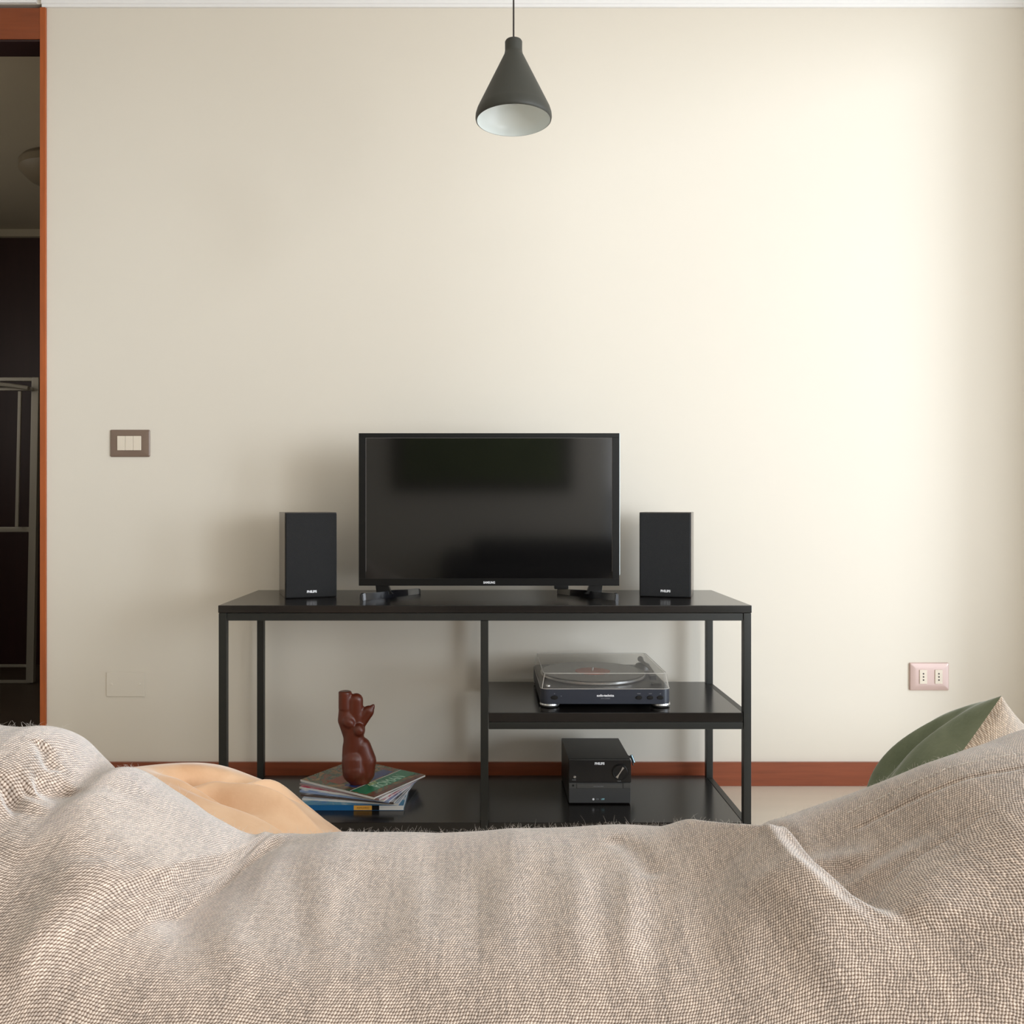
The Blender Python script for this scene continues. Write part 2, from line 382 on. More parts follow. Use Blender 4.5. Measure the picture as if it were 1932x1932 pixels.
# folded metal frame
def bar(mb, p, q, wx, wy):
    p = Vector(p); q = Vector(q); d = q-p; Lg = d.length; z = d.normalized()
    x = Vector((0, 1, 0)).cross(z) if abs(z.y) < .9 else Vector((1, 0, 0)); x.normalize(); y = z.cross(x)
    m_ = Matrix((x, y, z)).transposed().to_4x4(); m_.translation = p
    mb.box(-wx/2, wx/2, -wy/2, wy/2, 0, Lg, min(wx, wy)*.2, 2, m_)
def hp(px, py, D): return ((px-915)*D/1620, D, CAMZ-(py-950)*D/1620)
g = empty('folding_frame', hp(0, 1290, 4.20), 0, 'grey metal frame with crossbars leaning in the dark hall beyond the doorway', 'metal frame')
def fr(name, p, q, wx, wy, D0=4.22, D1=4.22, m='alu'):
    mb = MB(); bar(mb, Vector(hp(*p, D0))-g.location, Vector(hp(*q, D1))-g.location, wx, wy)
    return mb.build(name, M[m], g)
fr('upright', (58, 1288), (69, 712), .038, .03)
fr('upright', (-130, 1288), (-119, 712), .038, .03)
fr('crossbar', (-125, 716), (66, 716), .02, .02)
fr('crossbar', (-125, 999), (60, 999), .026, .02)
fr('crossbar', (-128, 1256), (57, 1256), .014, .014)
fr('crossbar', (-128, 1286), (57, 1286), .016, .016)
fr('inner_bar', (32, 994), (38, 738), .016, .012, 4.19, 4.19)
fr('inner_rail', (-120, 734), (62, 734), .016, .012, 4.19, 4.19)
mb = MB(); mb.tube([Vector(hp(x, 728-14*math.cos((x+30)/90*1.25)+10, 4.16))-g.location for x in range(-90, 56, 8)], .011, 10)
mb.build('curved_bar', M['alu'], g)

# picture on the wall behind the camera (seen mirrored in the screen)
pz = empty('framed_picture', (-.02, -2.02, .98), 0, 'large dark-framed picture on the low wall behind the camera, mirrored in the screen', 'picture')
b = MB()
for bx in ((-.72, .72, 0, .03, 0, .07), (-.72, .72, 0, .03, .65, .72), (-.72, -.65, 0, .03, .07, .65), (.65, .72, 0, .03, .07, .65)): b.box(*bx, .004)
b.build('frame', M['picframe'], pz)
MB().box(-.65, .65, 0.001, .012, .07, .65).build('canvas', M['picture'], pz)

sf = empty('sofa', (.75, -1.45, 0), 0, 'low dark sofa behind the camera, mirrored in the lower part of the screen', 'sofa')
M['sofa'] = mat('dark_sofa', srgb(48, 44, 42), .9)
MB().box(-.85, .85, -.35, .35, .08, .40, .05, 3).build('seat', M['sofa'], sf)
MB().box(-.85, .85, -.52, -.36, .08, .62, .05, 3).build('backrest', M['sofa'], sf)
for s_x in (-1.06, .86): MB().box(s_x, s_x+.20, -.52, .35, .0, .52, .05, 3).build('armrest', M['sofa'], sf)

# ---------------------------------------------------------------- wall plates
def wx(px, D=WD): return (px-915)*D/1620
def wz(py, D=WD): return CAMZ-(py-950)*D/1620
def plate(name, px0, px1, py0, py1, m, label, cat, th=.008, face=.004):
    xc, zc = (wx(px0)+wx(px1))/2, (wz(py0)+wz(py1))/2
    W, H = wx(px1)-wx(px0), wz(py0)-wz(py1)
    e = empty(name, (xc, WD, zc), 0, label, cat)
    t = bmesh.new()
    # bevelled frame: rectangle rising from the wall to an inner plateau
    def ring(hw, hh, y, r):
        vs = []
        for cx, cz, a0 in ((hw-r, hh-r, 0), (-hw+r, hh-r, 90), (-hw+r, -hh+r, 180), (hw-r, -hh+r, 270)):
            for k in range(5):
                a = math.radians(a0+k*22.5); vs.append(t.verts.new((cx+r*math.cos(a), y, cz+r*math.sin(a))))
        return vs
    rs = [ring(W/2, H/2, 0, .004), ring(W/2, H/2, -th*.45, .004), ring(W/2-.002, H/2-.002, -th*.7, .004), ring(W/2*.80, H/2*.74, -th, .003), ring(W/2*.66, H/2*.56, -th*.9, .002)]
    for A, B in zip(rs, rs[1:]):
        for i in range(20): t.faces.new((A[i], A[(i+1) % 20], B[(i+1) % 20], B[i]))
    t.faces.new(rs[-1]); t.faces.new(rs[0])
    bmesh.ops.recalc_face_normals(t, faces=t.faces[:])
    b = MB(); b._merge(t); b.build('plate', m, e, angle=22)
    return e, W, H
e, W, H = plate('light_switch', 209, 283.5, 811, 862, M['switchp'], 'taupe wall plate with three ivory rocker switches on the left of the wall', 'light switch')
for k in range(3):
    xx = (223.5+15*k-246.2)*WD/1620; hw = 14.6*WD/1620
    b = MB(); b.box(xx, xx+hw, -.0105, -.006, -.0225, .0225, .0012); b.build('rocker', M['ivory'], e)
e, W, H = plate('power_outlet', 1715, 1789, 1250, 1302, M['outletp'], 'pinkish metallic wall plate with two sockets, low on the right of the wall', 'power outlet')
for px in (1739.5, 1768.5):
    xx = (px-1752)*WD/1620
    b = MB(); b.box(xx-.0118, xx+.0118, -.0095, -.006, -.022, .022, .001); s_ = b.build('socket', M['ivory'], e)
    for k in (-1, 0, 1):
        MB().lathe([(0, 0), (.0024, 0), (.0024, .0006), (0, .0006)], 16, T(xx, -.0095, k*.0098) @ Matrix.Rotation(PI/2, 4, 'X')).build('hole', M['hole'], s_)
e = empty('blank_cover_plate', (wx(237.5), WD, wz(1291)), 0, 'blank painted cover plate with two screws, low on the wall left of the stand', 'cover plate')
b = MB(); b.box(-.060, .060, -.004, 0, -.038, .038, .0015); b.build('plate', M['wall'], e)
for s in (-1, 1):
    MB().lathe([(0, 0), (.0045, 0), (.004, .0015), (0, .002)], 20, T(s*.0435, -.004, 0) @ Matrix.Rotation(PI/2, 4, 'X')).build('screw', M['wall'], e)

# ---------------------------------------------------------------- tv stand
SF, SBK = 2.25, 2.65
st = empty('tv_stand', (0, SF, 0), 0, 'low black metal-framed stand with board shelves against the wall', 'tv stand')
def sb(name, m, *bx, bev=.0015):
    b = MB()
    for q in bx: b.box(q[0], q[1], q[2]-SF, q[3]-SF, q[4], q[5], bev)
    return b.build(name, M[m], st)
sb('top_board', 'board', (-.6995, .6995, SF, SBK, .598, .618))
P = .0205
for x in (-.6985, .6985-P):
    for y in (SF+.001, SBK-P):
        sb('post', 'steel', (x, x+P, y, y+P, 0.0, .5975))
for y in (SF+.001, SBK-P): sb('post', 'steel', (-.0115, .009, y, y+P, .0, .5770))
def ring(z0_, z1_, xl, xr, name, zs=None):
    a, b_ = zs or (z0_, z1_)
    sb(name, 'steel', (xl, xr, SF+.003, SF+.019, z0_, z1_)); sb(name, 'steel', (xl, xr, SBK-.019, SBK-.003, z0_, z1_))
    for x in ((-.6980, -.6800), (.6800, .6980)):
        if x[0] > 0 or xl < 0: sb('side_rail', 'steel', (x[0], x[1], SF+.022, SBK-.021, a, b_))
ring(.5775, .5970, -.6775, .6775, 'top_rail')
ring(.2925, .3110, .0095, .6775, 'shelf_rail', (.3140, .3330))
ring(.0080, .0260, -.6775, .6775, 'bottom_rail', (.0270, .0450))
sb('shelf', 'board', (.0095, .6770, SF+.003, SBK-.004, .3115, .336))
sb('shelf', 'board', (-.6770, -.0120, SF+.003, SBK-.004, .0265, .0475), (.0095, .6770, SF+.003, SBK-.004, .0265, .0475), (-.0125, .010, SF+.022, SBK-.022, .0265, .0475))

# ---------------------------------------------------------------- television
ZT = .618
TD = 2.43
tv = empty('television', (.0115, TD, ZT), 0, 'black flat-screen television standing on the stand between the speakers', 'television')
x0, x1, zb, zt = -.3685, .3685, .0345, .466
b = MB(); b.box(x0, x1, .003, .030, zb, zt, .002); b.box(-.28, .28, .028, .062, zb+.02, zt-.12, .012, 3); b.build('back_case', M['tvback'], tv)
b = MB()
for q in ((x0, x1, zt-.013, zt), (x0, x1, zb, zb+.020), (x0, x0+.0195, zb+.02, zt-.013), (x1-.0195, x1, zb+.02, zt-.013)):
    b.box(q[0], q[1], -.002, .004, q[2], q[3], .0004)
b.build('bezel', M['bezel'], tv)
MB().box(x0+.019, x1-.019, .0004, .004, zb+.0195, zt-.0125).build('screen', M['screen'], tv)
b = MB(); t_ = .0010
xi0, xi1, zi0, zi1 = x0+.0195, x1-.0195, zb+.020, zt-.013
for q in ((xi0, xi1, zi1-t_, zi1), (xi0, xi0+t_, zi0+.02, zi1-t_), (xi1-t_, xi1, zi0+.02, zi1-t_)): b.box(q[0], q[1], -.0004, .002, q[2], q[3])
b.build('bezel_line', M['bezline'], tv)
b = MB(); b.box(x1-.0005, x1+.0022, -.001, .026, zb+.03, zt, .0006); b.build('side_trim', M['tvedge'], tv)  # pale strip paints the lit right edge
text('logo', 'SAMSUNG', .0085, M['white'], tv, T(.0005, -.0022, zb+.0088) @ FRONT, width=.033, bold=.0003)
MB().box(.185, .225, -.001, .018, zb-.010, zb+.002, .002).build('sensor_tab', M['bezel'], tv)
for s in (-1, 1):
    p0 = Vector((s*.3525, -.066, 0)); p1 = Vector((s*.205, .115, 0)); d = (p1-p0).normalized(); n = Vector((-d.y, d.x, 0))
    t = bmesh.new(); secs = []
    Lf = (p1-p0).length
    for f, hh, ww in ((0, .018, .008), (.04, .020, .009), (.3, .018, .010), (.5, .020, .011), (.75, .017, .010), (.96, .016, .008), (1, .014, .006)):
        c = p0+d*Lf*f
        secs.append([t.verts.new(c+n*ww), t.verts.new(c-n*ww), t.verts.new(c-n*ww*.75+Vector((0, 0, hh))), t.verts.new(c+n*ww*.75+Vector((0, 0, hh)))])
    for A, B in zip(secs, secs[1:]):
        for i in range(4): t.faces.new((A[i], A[(i+1) % 4], B[(i+1) % 4], B[i]))
    t.faces.new(secs[0]); t.faces.new(secs[-1]); bmesh.ops.recalc_face_normals(t, faces=t.faces[:])
    bmesh.ops.bevel(t, geom=t.edges[:], offset=.0015, segments=2, affect='EDGES')
    b = MB(); b._merge(t); f_ = b.build('foot', M['footm'], tv)
    # neck flaring into the set
    pts = [(-.017, .010), (.030, .010), (.022, .020), (.016, .036), (-.020, .036)]
    b = MB(); b.prism([(s*-1*(x)+s*.302, z) for x, z in pts], -.0, .022, .001, T(0, .026, 0) @ FRONT); b.build('neck', M['bezel'], tv)

# ---------------------------------------------------------------- speakers
def speaker(loc, rz, label, logo_x):
    e = empty('speaker', loc, rz, label, 'speaker', 'bookshelf speakers on the stand')
    Wd, Dp, Ht = .1455, .17, .242
    b = MB(); b.box(0, Wd, .012, Dp, 0, Ht, .0015); b.build('cabinet', M['cabw'], e)
    b = MB(); b.box(.0012, Wd-.0012, 0, .0115, .0012, Ht-.0012, .004, 3); b.build('grille', M['grille'], e)
    text('logo', 'PHILIPS', .0088, M['white'], e, T(logo_x, -.0006, .0178) @ FRONT, width=.0275, bold=.0005)
    return e
speaker((-.559, 2.403, ZT), math.radians(19), 'black bookshelf speaker on the stand left of the television', .0735)
speaker((.4416, 2.462, ZT), math.radians(-16), 'black bookshelf speaker on the stand right of the television', .0745)

# ---------------------------------------------------------------- turntable
tt = empty('turntable', (.323, 2.296, .336), 0, 'dark navy turntable under a clear dust cover on the middle shelf', 'turntable')
def rrect(hw, y0_, y1_, r, n=6):
    pts = []
    for cx, cy, a in ((hw-r, y0_+r, -90), (hw-r, y1_-r, 0), (-hw+r, y1_-r, 90), (-hw+r, y0_+r, 180)):
        for k in range(n+1):
            q = math.radians(a+90*k/n); pts.append((cx+r*math.cos(q), cy+r*math.sin(q)))
    return pts
b = MB(); b.prism(rrect(.1745, 0, .345, .022), .0125, .0520, .0015); b.build('plinth', M['ttbody'], tt)
b = MB(); b.prism(rrect(.1715, .004, .341, .020), .0520, .0545, .0008); b.build('deck', M['ttdark'], tt)
for x in (-.148, .152):
    for y in (.032, .31):
        b = MB(); b.lathe([(0, 0), (.020, 0), (.026, .003), (.0275, .007), (.026, .0125), (0, .0125)], 32, T(x, y, 0)); b.build('foot', M['silver'], tt)
pc = (-.013, .178)
b = MB(); b.lathe([(0, .0546), (.146, .0546), (.150, .058), (.150, .0635), (.147, .0645), (0, .0645)], 96, T(*pc, 0)); pl = b.build('platter', M['silver'], tt)
MB().lathe([(0, .0646), (.147, .0646), (.1475, .0655), (.1465, .0662), (.05, .0664), (0, .0664)], 96, T(*pc, 0)).build('record', M['vinyl'], tt)
MB().lathe([(0, .0664), (.050, .0664), (.050, .0668), (0, .0668)], 64, T(*pc, 0)).build('record_label', M['label'], tt)
MB().lathe([(0, .0668), (.0034, .0668), (.003, .078), (0, .080)], 24, T(*pc, 0)).build('spindle', M['silver'], tt)
b = MB(); b.lathe([(0, .0545), (.024, .0545), (.024, .064), (.019, .072), (0, .072)], 32, T(.146, .262, 0)); b.build('tonearm_base', M['ttdark'], tt)
b = MB(); b.tube([(.147, .30, .079), (.146, .262, .079), (.149, .16, .078), (.147, .11, .077), (.139, .075, .074)], [.009, .0045, .004, .004, .004], 12); b.box(.128, .146, .052, .078, .066, .077, .002); b.build('tonearm', M['ttdark'], tt)
b = MB(); b.box(.128, .158, .04, .052, .0545, .060, .002); b.build('speed_switch', M['black'], tt)
MB().lathe([(0, .0545), (.007, .0545), (.006, .0575), (0, .058)], 24, T(-.152, .03, 0)).build('size_selector', M['silver'], tt)
for x, r_ in ((-.137, .0095), (.089, .0088), (.119, .0088), (.146, .0088)):
    bt = MB().lathe([(0, 0), (1, 0), (.9, .0022), (0, .0026)], 28, T(x, 0, .030) @ Matrix.Rotation(PI/2, 4, 'X') @ Matrix.Diagonal((r_, r_*.62, 1, 1))).build('button', M['black'], tt)
for x, s in ((-.137, '33'), (-.119, '45'), (.089, 'START'), (.119, 'STOP'), (.146, 'UP')):
    text('button_print', s, .0032, M['grey'], tt, T(x, -.0003, .0405 if s != '45' else .034) @ FRONT)
text('logo', 'audio-technica', .0088, M['white'], tt, T(-.001, -.0004, .0355) @ FRONT, width=.046, bold=.0003)
text('model_print', 'AT-LP60', .0034, M['grey'], tt, T(-.001, -.0004, .0275) @ FRONT, width=.024)
# dust cover: closed thin shell tapering upward
def shell(hw, y0_, y1_, z0_, z1_, r, taper, th):
    t = bmesh.new()
    def rg(ins, z, ex):
        return [t.verts.new((x, y, z)) for x, y in rrect(hw-ins, y0_+ins, y1_-ins, max(r-ins*.5, .004))]
    O = [rg(0, z0_, 0), rg(taper*.85, z1_-.006, 0), rg(taper+.003, z1_, 0)]
    I = [rg(th, z0_, 0), rg(taper*.85+th, z1_-.006, 0), rg(taper+.003+th, z1_-th, 0)]
    n = len(O[0])
    for L_ in (O, I):
        for A, B in zip(L_, L_[1:]):
            for i in range(n): t.faces.new((A[i], A[(i+1) % n], B[(i+1) % n], B[i]))
        t.faces.new(L_[-1])
    for i in range(n): t.faces.new((O[0][i], O[0][(i+1) % n], I[0][(i+1) % n], I[0][i]))
    bmesh.ops.recalc_face_normals(t, faces=t.faces[:]); return t
b = MB(); b._merge(shell(.1738, .001, .330, .0522, .0935, .018, .006, .0024)); dc = b.build('dust_cover', M['cover'], tt)
loopv = [(x, y, .0930) for x, y in rrect(.1738-.0085, .0095, .3215, .0150)]
b = MB(); b.tube(loopv+[loopv[0]], .0009, 6, False)
for sx in (-1, 1):
    for ya, yb in ((.0055, .0120), (.3255, .3190)): b.tube([(sx*.1700, ya, .0535), (sx*.1625, yb, .0925)], .0009, 6)
base = [(x, y, .0530) for x, y in rrect(.1738, .001, .330, .018)]; b.tube(base+[base[0]], .0008, 6, False)
b.build('cover_edge', M['edge'], dc)  # added pale tubes paint the bright highlights along the cover's edges

# ---------------------------------------------------------------- mini hi-fi
mh = empty('hifi_receiver', (.3195, 2.389, .0475), 0, 'compact black hi-fi unit with a round dial on the bottom shelf', 'stereo')
HW, HH, HDp = .0868, .1245, .222
b = MB(); b.box(-HW, HW, .008, HDp, .003, HH, .002); b.build('cabinet', M['hifi'], mh)
b = MB(); b.box(-HW+.001, HW, -.002, .0078, .062, HH-.001, .0012); b.build('upper_panel', M['hifig'], mh)
b = MB(); b.box(-HW+.001, HW-.001, -.000, .0078, .004, .0608, .0012); lp = b.build('lower_panel', M['hifig2'], mh)
b = MB(); b.box(-.064, .063, -.0022, .001, .0455, .0575, .0006); b.build('disc_tray', M['hifib'], mh)
for q0, q1 in ((-HW+.0015, -.066), (.065, HW-.0015)): MB().box(q0, q1, -.0014, .001, .0455, .0600, .0005).build('tray_side_panel', M['hifib'], mh)
dx, dz = .0555, .0915
b = MB(); b.lathe([(0, 0), (.0215, 0), (.0215, .003), (.0195, .005), (.0185, .0045), (0, .0055)], 56, T(dx, -.002, dz) @ Matrix.Rotation(PI/2, 4, 'X')); dial = b.build('dial', M['black'], mh)
mm = T(dx, -.0072, dz) @ FRONT @ Matrix.Rotation(math.radians(57), 4, 'Z')
b = MB(); b.prism([(-.0175, -.0036), (-.008, -.0014), (.006, -.0014), (.0165, -.0030), (.0165, .0030), (.006, .0014), (-.008, .0014), (-.0175, .0036)], 0, .0008, 0, mm); b.build('pointer', M['silver'], dial)
text('logo', 'PHILIPS', .0088, M['white'], mh, T(-.001, -.0026, .1145) @ FRONT, width=.0272, bold=.0005)
text('dial_print', 'VOLUME', .0040, M['grey'], mh, T(.0535, -.0024, .0660) @ FRONT, width=.0095)
for x, z in ((-.070, .0775),):
    MB().lathe([(0, 0), (.0042, 0), (.0035, .0015), (0, .002)], 24, T(x, -.002, z) @ Matrix.Rotation(PI/2, 4, 'X')).build('power_button', M['silver'], mh)
text('button_print', 'POWER', .0030, M['grey'], mh, T(-.072, -.0024, .0690) @ FRONT)
MB().lathe([(0, 0), (.0030, 0), (.003, .0006), (0, .0006)], 20, T(-.0745, -.0014, .0535) @ Matrix.Rotation(PI/2, 4, 'X')).build('headphone_socket', M['black'], mh)
text('tray_print', 'MICRO MUSIC SYSTEM', .0028, M['grey'], mh, T(-.004, -.0026, .0510) @ FRONT)
MB().lathe([(0, 0), (.0030, 0), (.003, .0006), (0, .0006)], 20, T(-.018, -.0006, .0150) @ Matrix.Rotation(PI/2, 4, 'X')).build('logo_mark', M['white'], mh)
text('logo_print', 'CD', .0052, M['grey'], mh, T(-.0065, -.0006, .0150) @ FRONT)
text('logo_print', 'USB', .0056, M['cyan'], mh, T(.0085, -.0006, .0150) @ FRONT, bold=.0002)
b = MB(); b.tube([(HW-.001, .185, .085), (HW+.012, .185, .088), (HW+.030, .165, .080), (HW+.034, .160, .06)], .0022, 10); b.build('cable', M['cable'], mh)
b = MB(); b.tube([(HW+.034, .150, .072), (HW+.026, .152, .093)], .0046, 12); b.build('cable_plug', mat('plug', srgb(120, 140, 150), .25, metal=.7), mh)

# ---------------------------------------------------------------- magazines
magm = {}
def magmat(name, cols, seed, sc_=9):
    m = bpy.data.materials.new(name); m.use_nodes = True; nt = m.node_tree; b = nt.nodes['Principled BSDF']
    tc = nt.nodes.new('ShaderNodeTexCoord'); mp = nt.nodes.new('ShaderNodeMapping')
    mp.inputs['Location'].default_value = (seed, seed*.7, 0); nt.links.new(tc.outputs['Object'], mp.inputs[0])
    n = nt.nodes.new('ShaderNodeTexNoise'); n.inputs['Scale'].default_value = sc_; n.inputs['Detail'].default_value = 5
    n.inputs['Distortion'].default_value = 1.5
    nt.links.new(mp.outputs[0], n.inputs['Vector'])
    r = nt.nodes.new('ShaderNodeValToRGB'); nt.links.new(n.outputs[0], r.inputs[0]); r.color_ramp.interpolation = 'EASE'
    k = len(cols)
    while len(r.color_ramp.elements) < k: r.color_ramp.elements.new(.5)
    for i, c in enumerate(cols):
        r.color_ramp.elements[i].position = .3+.4*i/(k-1); r.color_ramp.elements[i].color = srgb(*c)
    nt.links.new(r.outputs[0], b.inputs['Base Color']); b.inputs['Roughness'].default_value = .25
    b.inputs['Specular IOR Level'].default_value = .5
    return m
FV = Vector((-.288, 2.309, 0))
fl = math.atan2(.16, -.244)
def magazine(name, corner, ang, L_, S_, z, th, label, cov, spine=None, curl=0., cat='magazine'):
    """corner = front corner; long side runs at angle ang (to the left and back), short side to the right and back"""
    e = empty(name, (corner[0], corner[1], z), ang, label, cat, 'magazines piled on the bottom shelf')
    # local: +x along the long side, short side along -y (right, back)
    nx, ny = 20, 14
    def sheet(za, zb_, ins, nm, m):
        t = bmesh.new(); top = []; bot = []
        for i in range(nx+1):
            rt, rb = [], []
            for j in range(ny+1):
                x = ins+(L_-2*ins)*i/nx; y = -(ins+(S_-2*ins)*j/ny)
                k = curl*((j/ny)**3)
                rt.append(t.verts.new((x, y, zb_+k))); rb.append(t.verts.new((x, y, za+k)))
            top.append(rt); bot.append(rb)
        for i in range(nx):
            for j in range(ny):
                t.faces.new((top[i][j], top[i+1][j], top[i+1][j+1], top[i][j+1]))
                t.faces.new((bot[i][j], bot[i][j+1], bot[i+1][j+1], bot[i+1][j]))
        for i in range(nx):
            for j in (0, ny): t.faces.new((top[i][j], bot[i][j], bot[i+1][j], top[i+1][j]))
        for j in range(ny):
            for i in (0, nx): t.faces.new((top[i][j], bot[i][j], bot[i][j+1], top[i][j+1]))
        bmesh.ops.recalc_face_normals(t, faces=t.faces[:])
        b = MB(); b._merge(t); return b.build(nm, m, e)
    sheet(.0006, th-.0006, .0012, 'pages', M['page'])
    sheet(th-.0005, th, 0, 'cover', cov)
    sheet(0, .0005, 0, 'back_cover', cov)
    b = MB(); b.box(0, L_, -.0012, .0004, 0, th, .0002); b.build('spine', spine or M['page'], e)
    return e
cz = .0476
# thick bottom volumes
cov_b = magmat('cover_blue', [(40, 110, 170), (60, 130, 160), (200, 210, 215)], 1)
eb = magazine('magazine', (-.222, 2.343), PI, .285, .205, cz, .0145, 'thick bottom magazine with a blue and yellow spine under the pile', cov_b, mat('spine_blue', srgb(30, 104, 160), .4))
MB().box(.0865, .136, .0003, .0009, .001, .0135, .0002).build('spine_band', mat('spine_yellow', srgb(236, 176, 78), .45), eb)
MB().box(.0665, .0865, .0003, .0009, .001, .0135, .0002).build('spine_end', M['black'], eb)
MB().box(.0, .0665, .0003, .0009, .001, .0135, .0002).build('spine_blank', M['page'], eb)
text('spine_print', 'ANNUARIO', .0065, mat('spine_ink', srgb(150, 90, 30), .5), eb, T(.111, .0010, .0072) @ Matrix.Rotation(PI, 4, 'Z') @ FRONT)
covs = [magmat('cover_white', [(220, 220, 222), (180, 190, 205), (230, 230, 228)], 3),
        magmat('cover_grey', [(210, 205, 200), (60, 50, 48), (215, 210, 205)], 5, 5),
        magmat('cover_sky', [(225, 225, 225), (120, 150, 200), (230, 230, 235)], 8),
        magmat('cover_pink', [(226, 222, 220), (190, 60, 90), (230, 228, 226)], 11),
        magmat('cover_pale', [(228, 226, 222), (150, 150, 160), (226, 222, 220)], 14),
        magmat('cover_top', [(90, 100, 70), (128, 70, 50), (70, 92, 72), (150, 110, 70), (96, 82, 66)], 2.3, 16)]
sp = [M['page'], mat('spine_brown', srgb(90, 74, 66), .5), mat('spine_sky', srgb(150, 170, 205), .5), M['page'], mat('spine_mauve', srgb(170, 140, 140), .5), M['page']]
labs = ['white magazine lying directly on the thick bottom magazine of the pile', 'thin magazine with a brown spine, fourth below the statue', 'magazine with a pale blue spine, third below the statue',
        'magazine with a white spine, in the upper middle of the pile', 'magazine with a mauve spine, just under the topmost magazine', 'topmost magazine with a green titled cover, under the wooden statue']
zc = cz+.0147
tops = None
for i in range(6):
    f = i/5; th = .0050 if i < 5 else .0056
    cx = -.236-.062*f; cy = 2.340-.030*f
    an = math.radians(171-24*f)
    tops = magazine('magazine', (cx, cy), an, .275, .222 if i < 5 else .230, zc, th, labs[i], covs[i], sp[i], curl=0)
    tops_z = th; zc += th+.0003
PILE = zc-.0003
zt_ = tops_z+.0001
def flat(name, x0_, x1_, y0_, y1_, m, dz=0):
    return MB().box(x0_, x1_, y0_, y1_, zt_-.0001+dz, zt_+.0002+dz).build(name, m, tops, smooth=False)
flat('cover_band', .034, .088, -.226, -.006, mat('cover_green', srgb(34, 128, 92), .25))
flat('cover_margin', .004, .016, -.226, -.006, mat('cover_brown', srgb(104, 66, 58), .3))
flat('cover_stripe', .0885, .0905, -.226, -.004, M['page'])
flat('cover_blue_area', .097, .135, -.20, -.03, mat('cover_blue2', srgb(52, 66, 120), .25))
flat('cover_red_area', .15, .20, -.10, -.03, mat('cover_red', srgb(150, 66, 44), .3))
flat('cover_red_area', .20, .235, -.20, -.13, mat('cover_red2', srgb(164, 60, 56), .3))
text('cover_title', 'ROMAN', .05, mat('title_pale', srgb(190, 222, 200), .4), tops,
     Matrix(((0, 1, 0, .052), (-1, 0, 0, -.125), (0, 0, 1, zt_+.0003), (0, 0, 0, 1))), width=.115)
text('cover_subtitle', 'ART', .022, mat('title_pale2', srgb(205, 215, 150), .4), tops,
     Matrix(((0, 1, 0, .077), (-1, 0, 0, -.085), (0, 0, 1, zt_+.0003), (0, 0, 0, 1))), width=.04)

# ---------------------------------------------------------------- carved torso
def fuse(mb, name, m, parent, voxel, smooth_it, cut=None):
    """melt overlapping solids into one continuous surface"""
    o = mb.build(name, m, None)
    r = o.modifiers.new('r', 'REMESH'); r.mode = 'VOXEL'; r.voxel_size = voxel
    s_ = o.modifiers.new('s', 'SMOOTH'); s_.factor = .5; s_.iterations = smooth_it
    bpy.context.view_layer.update()
    me = bpy.data.meshes.new_from_object(o.evaluated_get(bpy.context.evaluated_depsgraph_get()))
    old = o.data; o.modifiers.clear(); o.data = me; bpy.data.meshes.remove(old)
    me.polygons.foreach_set('use_smooth', [True]*len(me.polygons)); me.name = name
    return o
S = 2.427/1620
def sp_(px, py, y=0): return Vector(((px-680)*S, y, (1481-py)*S))
mb = MB()
def cap(p, q, ra, rb, flat_=.8):
    p, q = sp_(*p), sp_(*q); n = 9
    for k in range(n+1):
        f = k/n; c = p.lerp(q, f); r = (ra+(rb-ra)*f)*S
        mb.ball(c, (r, r*flat_, r), seg=20)
mb.lathe([(0, 0), (.0185, 0), (.0185, .05), (0, .05)], 28, T(sp_(651, 1341).x, 0, sp_(651, 1341).z))   # flat-cut raised arm
cap((652, 1342, 0), (653, 1362, 0), 13, 16)
cap((672, 1325, .000), (670, 1350, .003), 13.5, 15)              # head stub tilted back
cap((658, 1345, .004), (672, 1350, .004), 12, 13)
cap((657, 1362, .003), (666, 1392, .004), 20, 19)
cap((672, 1352, .004), (674, 1382, .004), 15, 15)
cap((678, 1372, .004), (695, 1346, .002), 11, 11)                # right shoulder
cap((694, 1350, .002), (704, 1336, .002), 10, 4)
cap((656, 1363, -.013), (661, 1366, -.015), 10, 10)              # bust
cap((678, 1377, -.014), (679, 1380, -.016), 10, 10)
cap((667, 1390, .002), (668, 1412, .002), 19.5, 20.5)
cap((664, 1412, .002), (665, 1430, 0), 18, 20)
cap((681, 1414, .004), (688, 1440, .003), 19, 22)
cap((688, 1440, .003), (689, 1463, .003), 22, 18)
cap((668, 1440, -.006), (669, 1458, -.010), 23, 22)
cap((669, 1456, -.012), (673, 1474, -.010), 21, 13)
cap((676, 1425, -.006), (673, 1436, -.008), 12, 11)
cap((678, 1472, 0), (681, 1478, 0), 18, 16)
o = fuse(mb, 'carved_torso', M['statue'], None, .0028, 4)
for v in o.data.vertices:
    if v.co.z < 0: v.co.z = 0
o.location = (sp_(680, 1481).x+(680-915)*S, 2.427, PILE+.0009)
tag(o, 'reddish-brown carved wooden torso standing on the pile of magazines', 'statue')

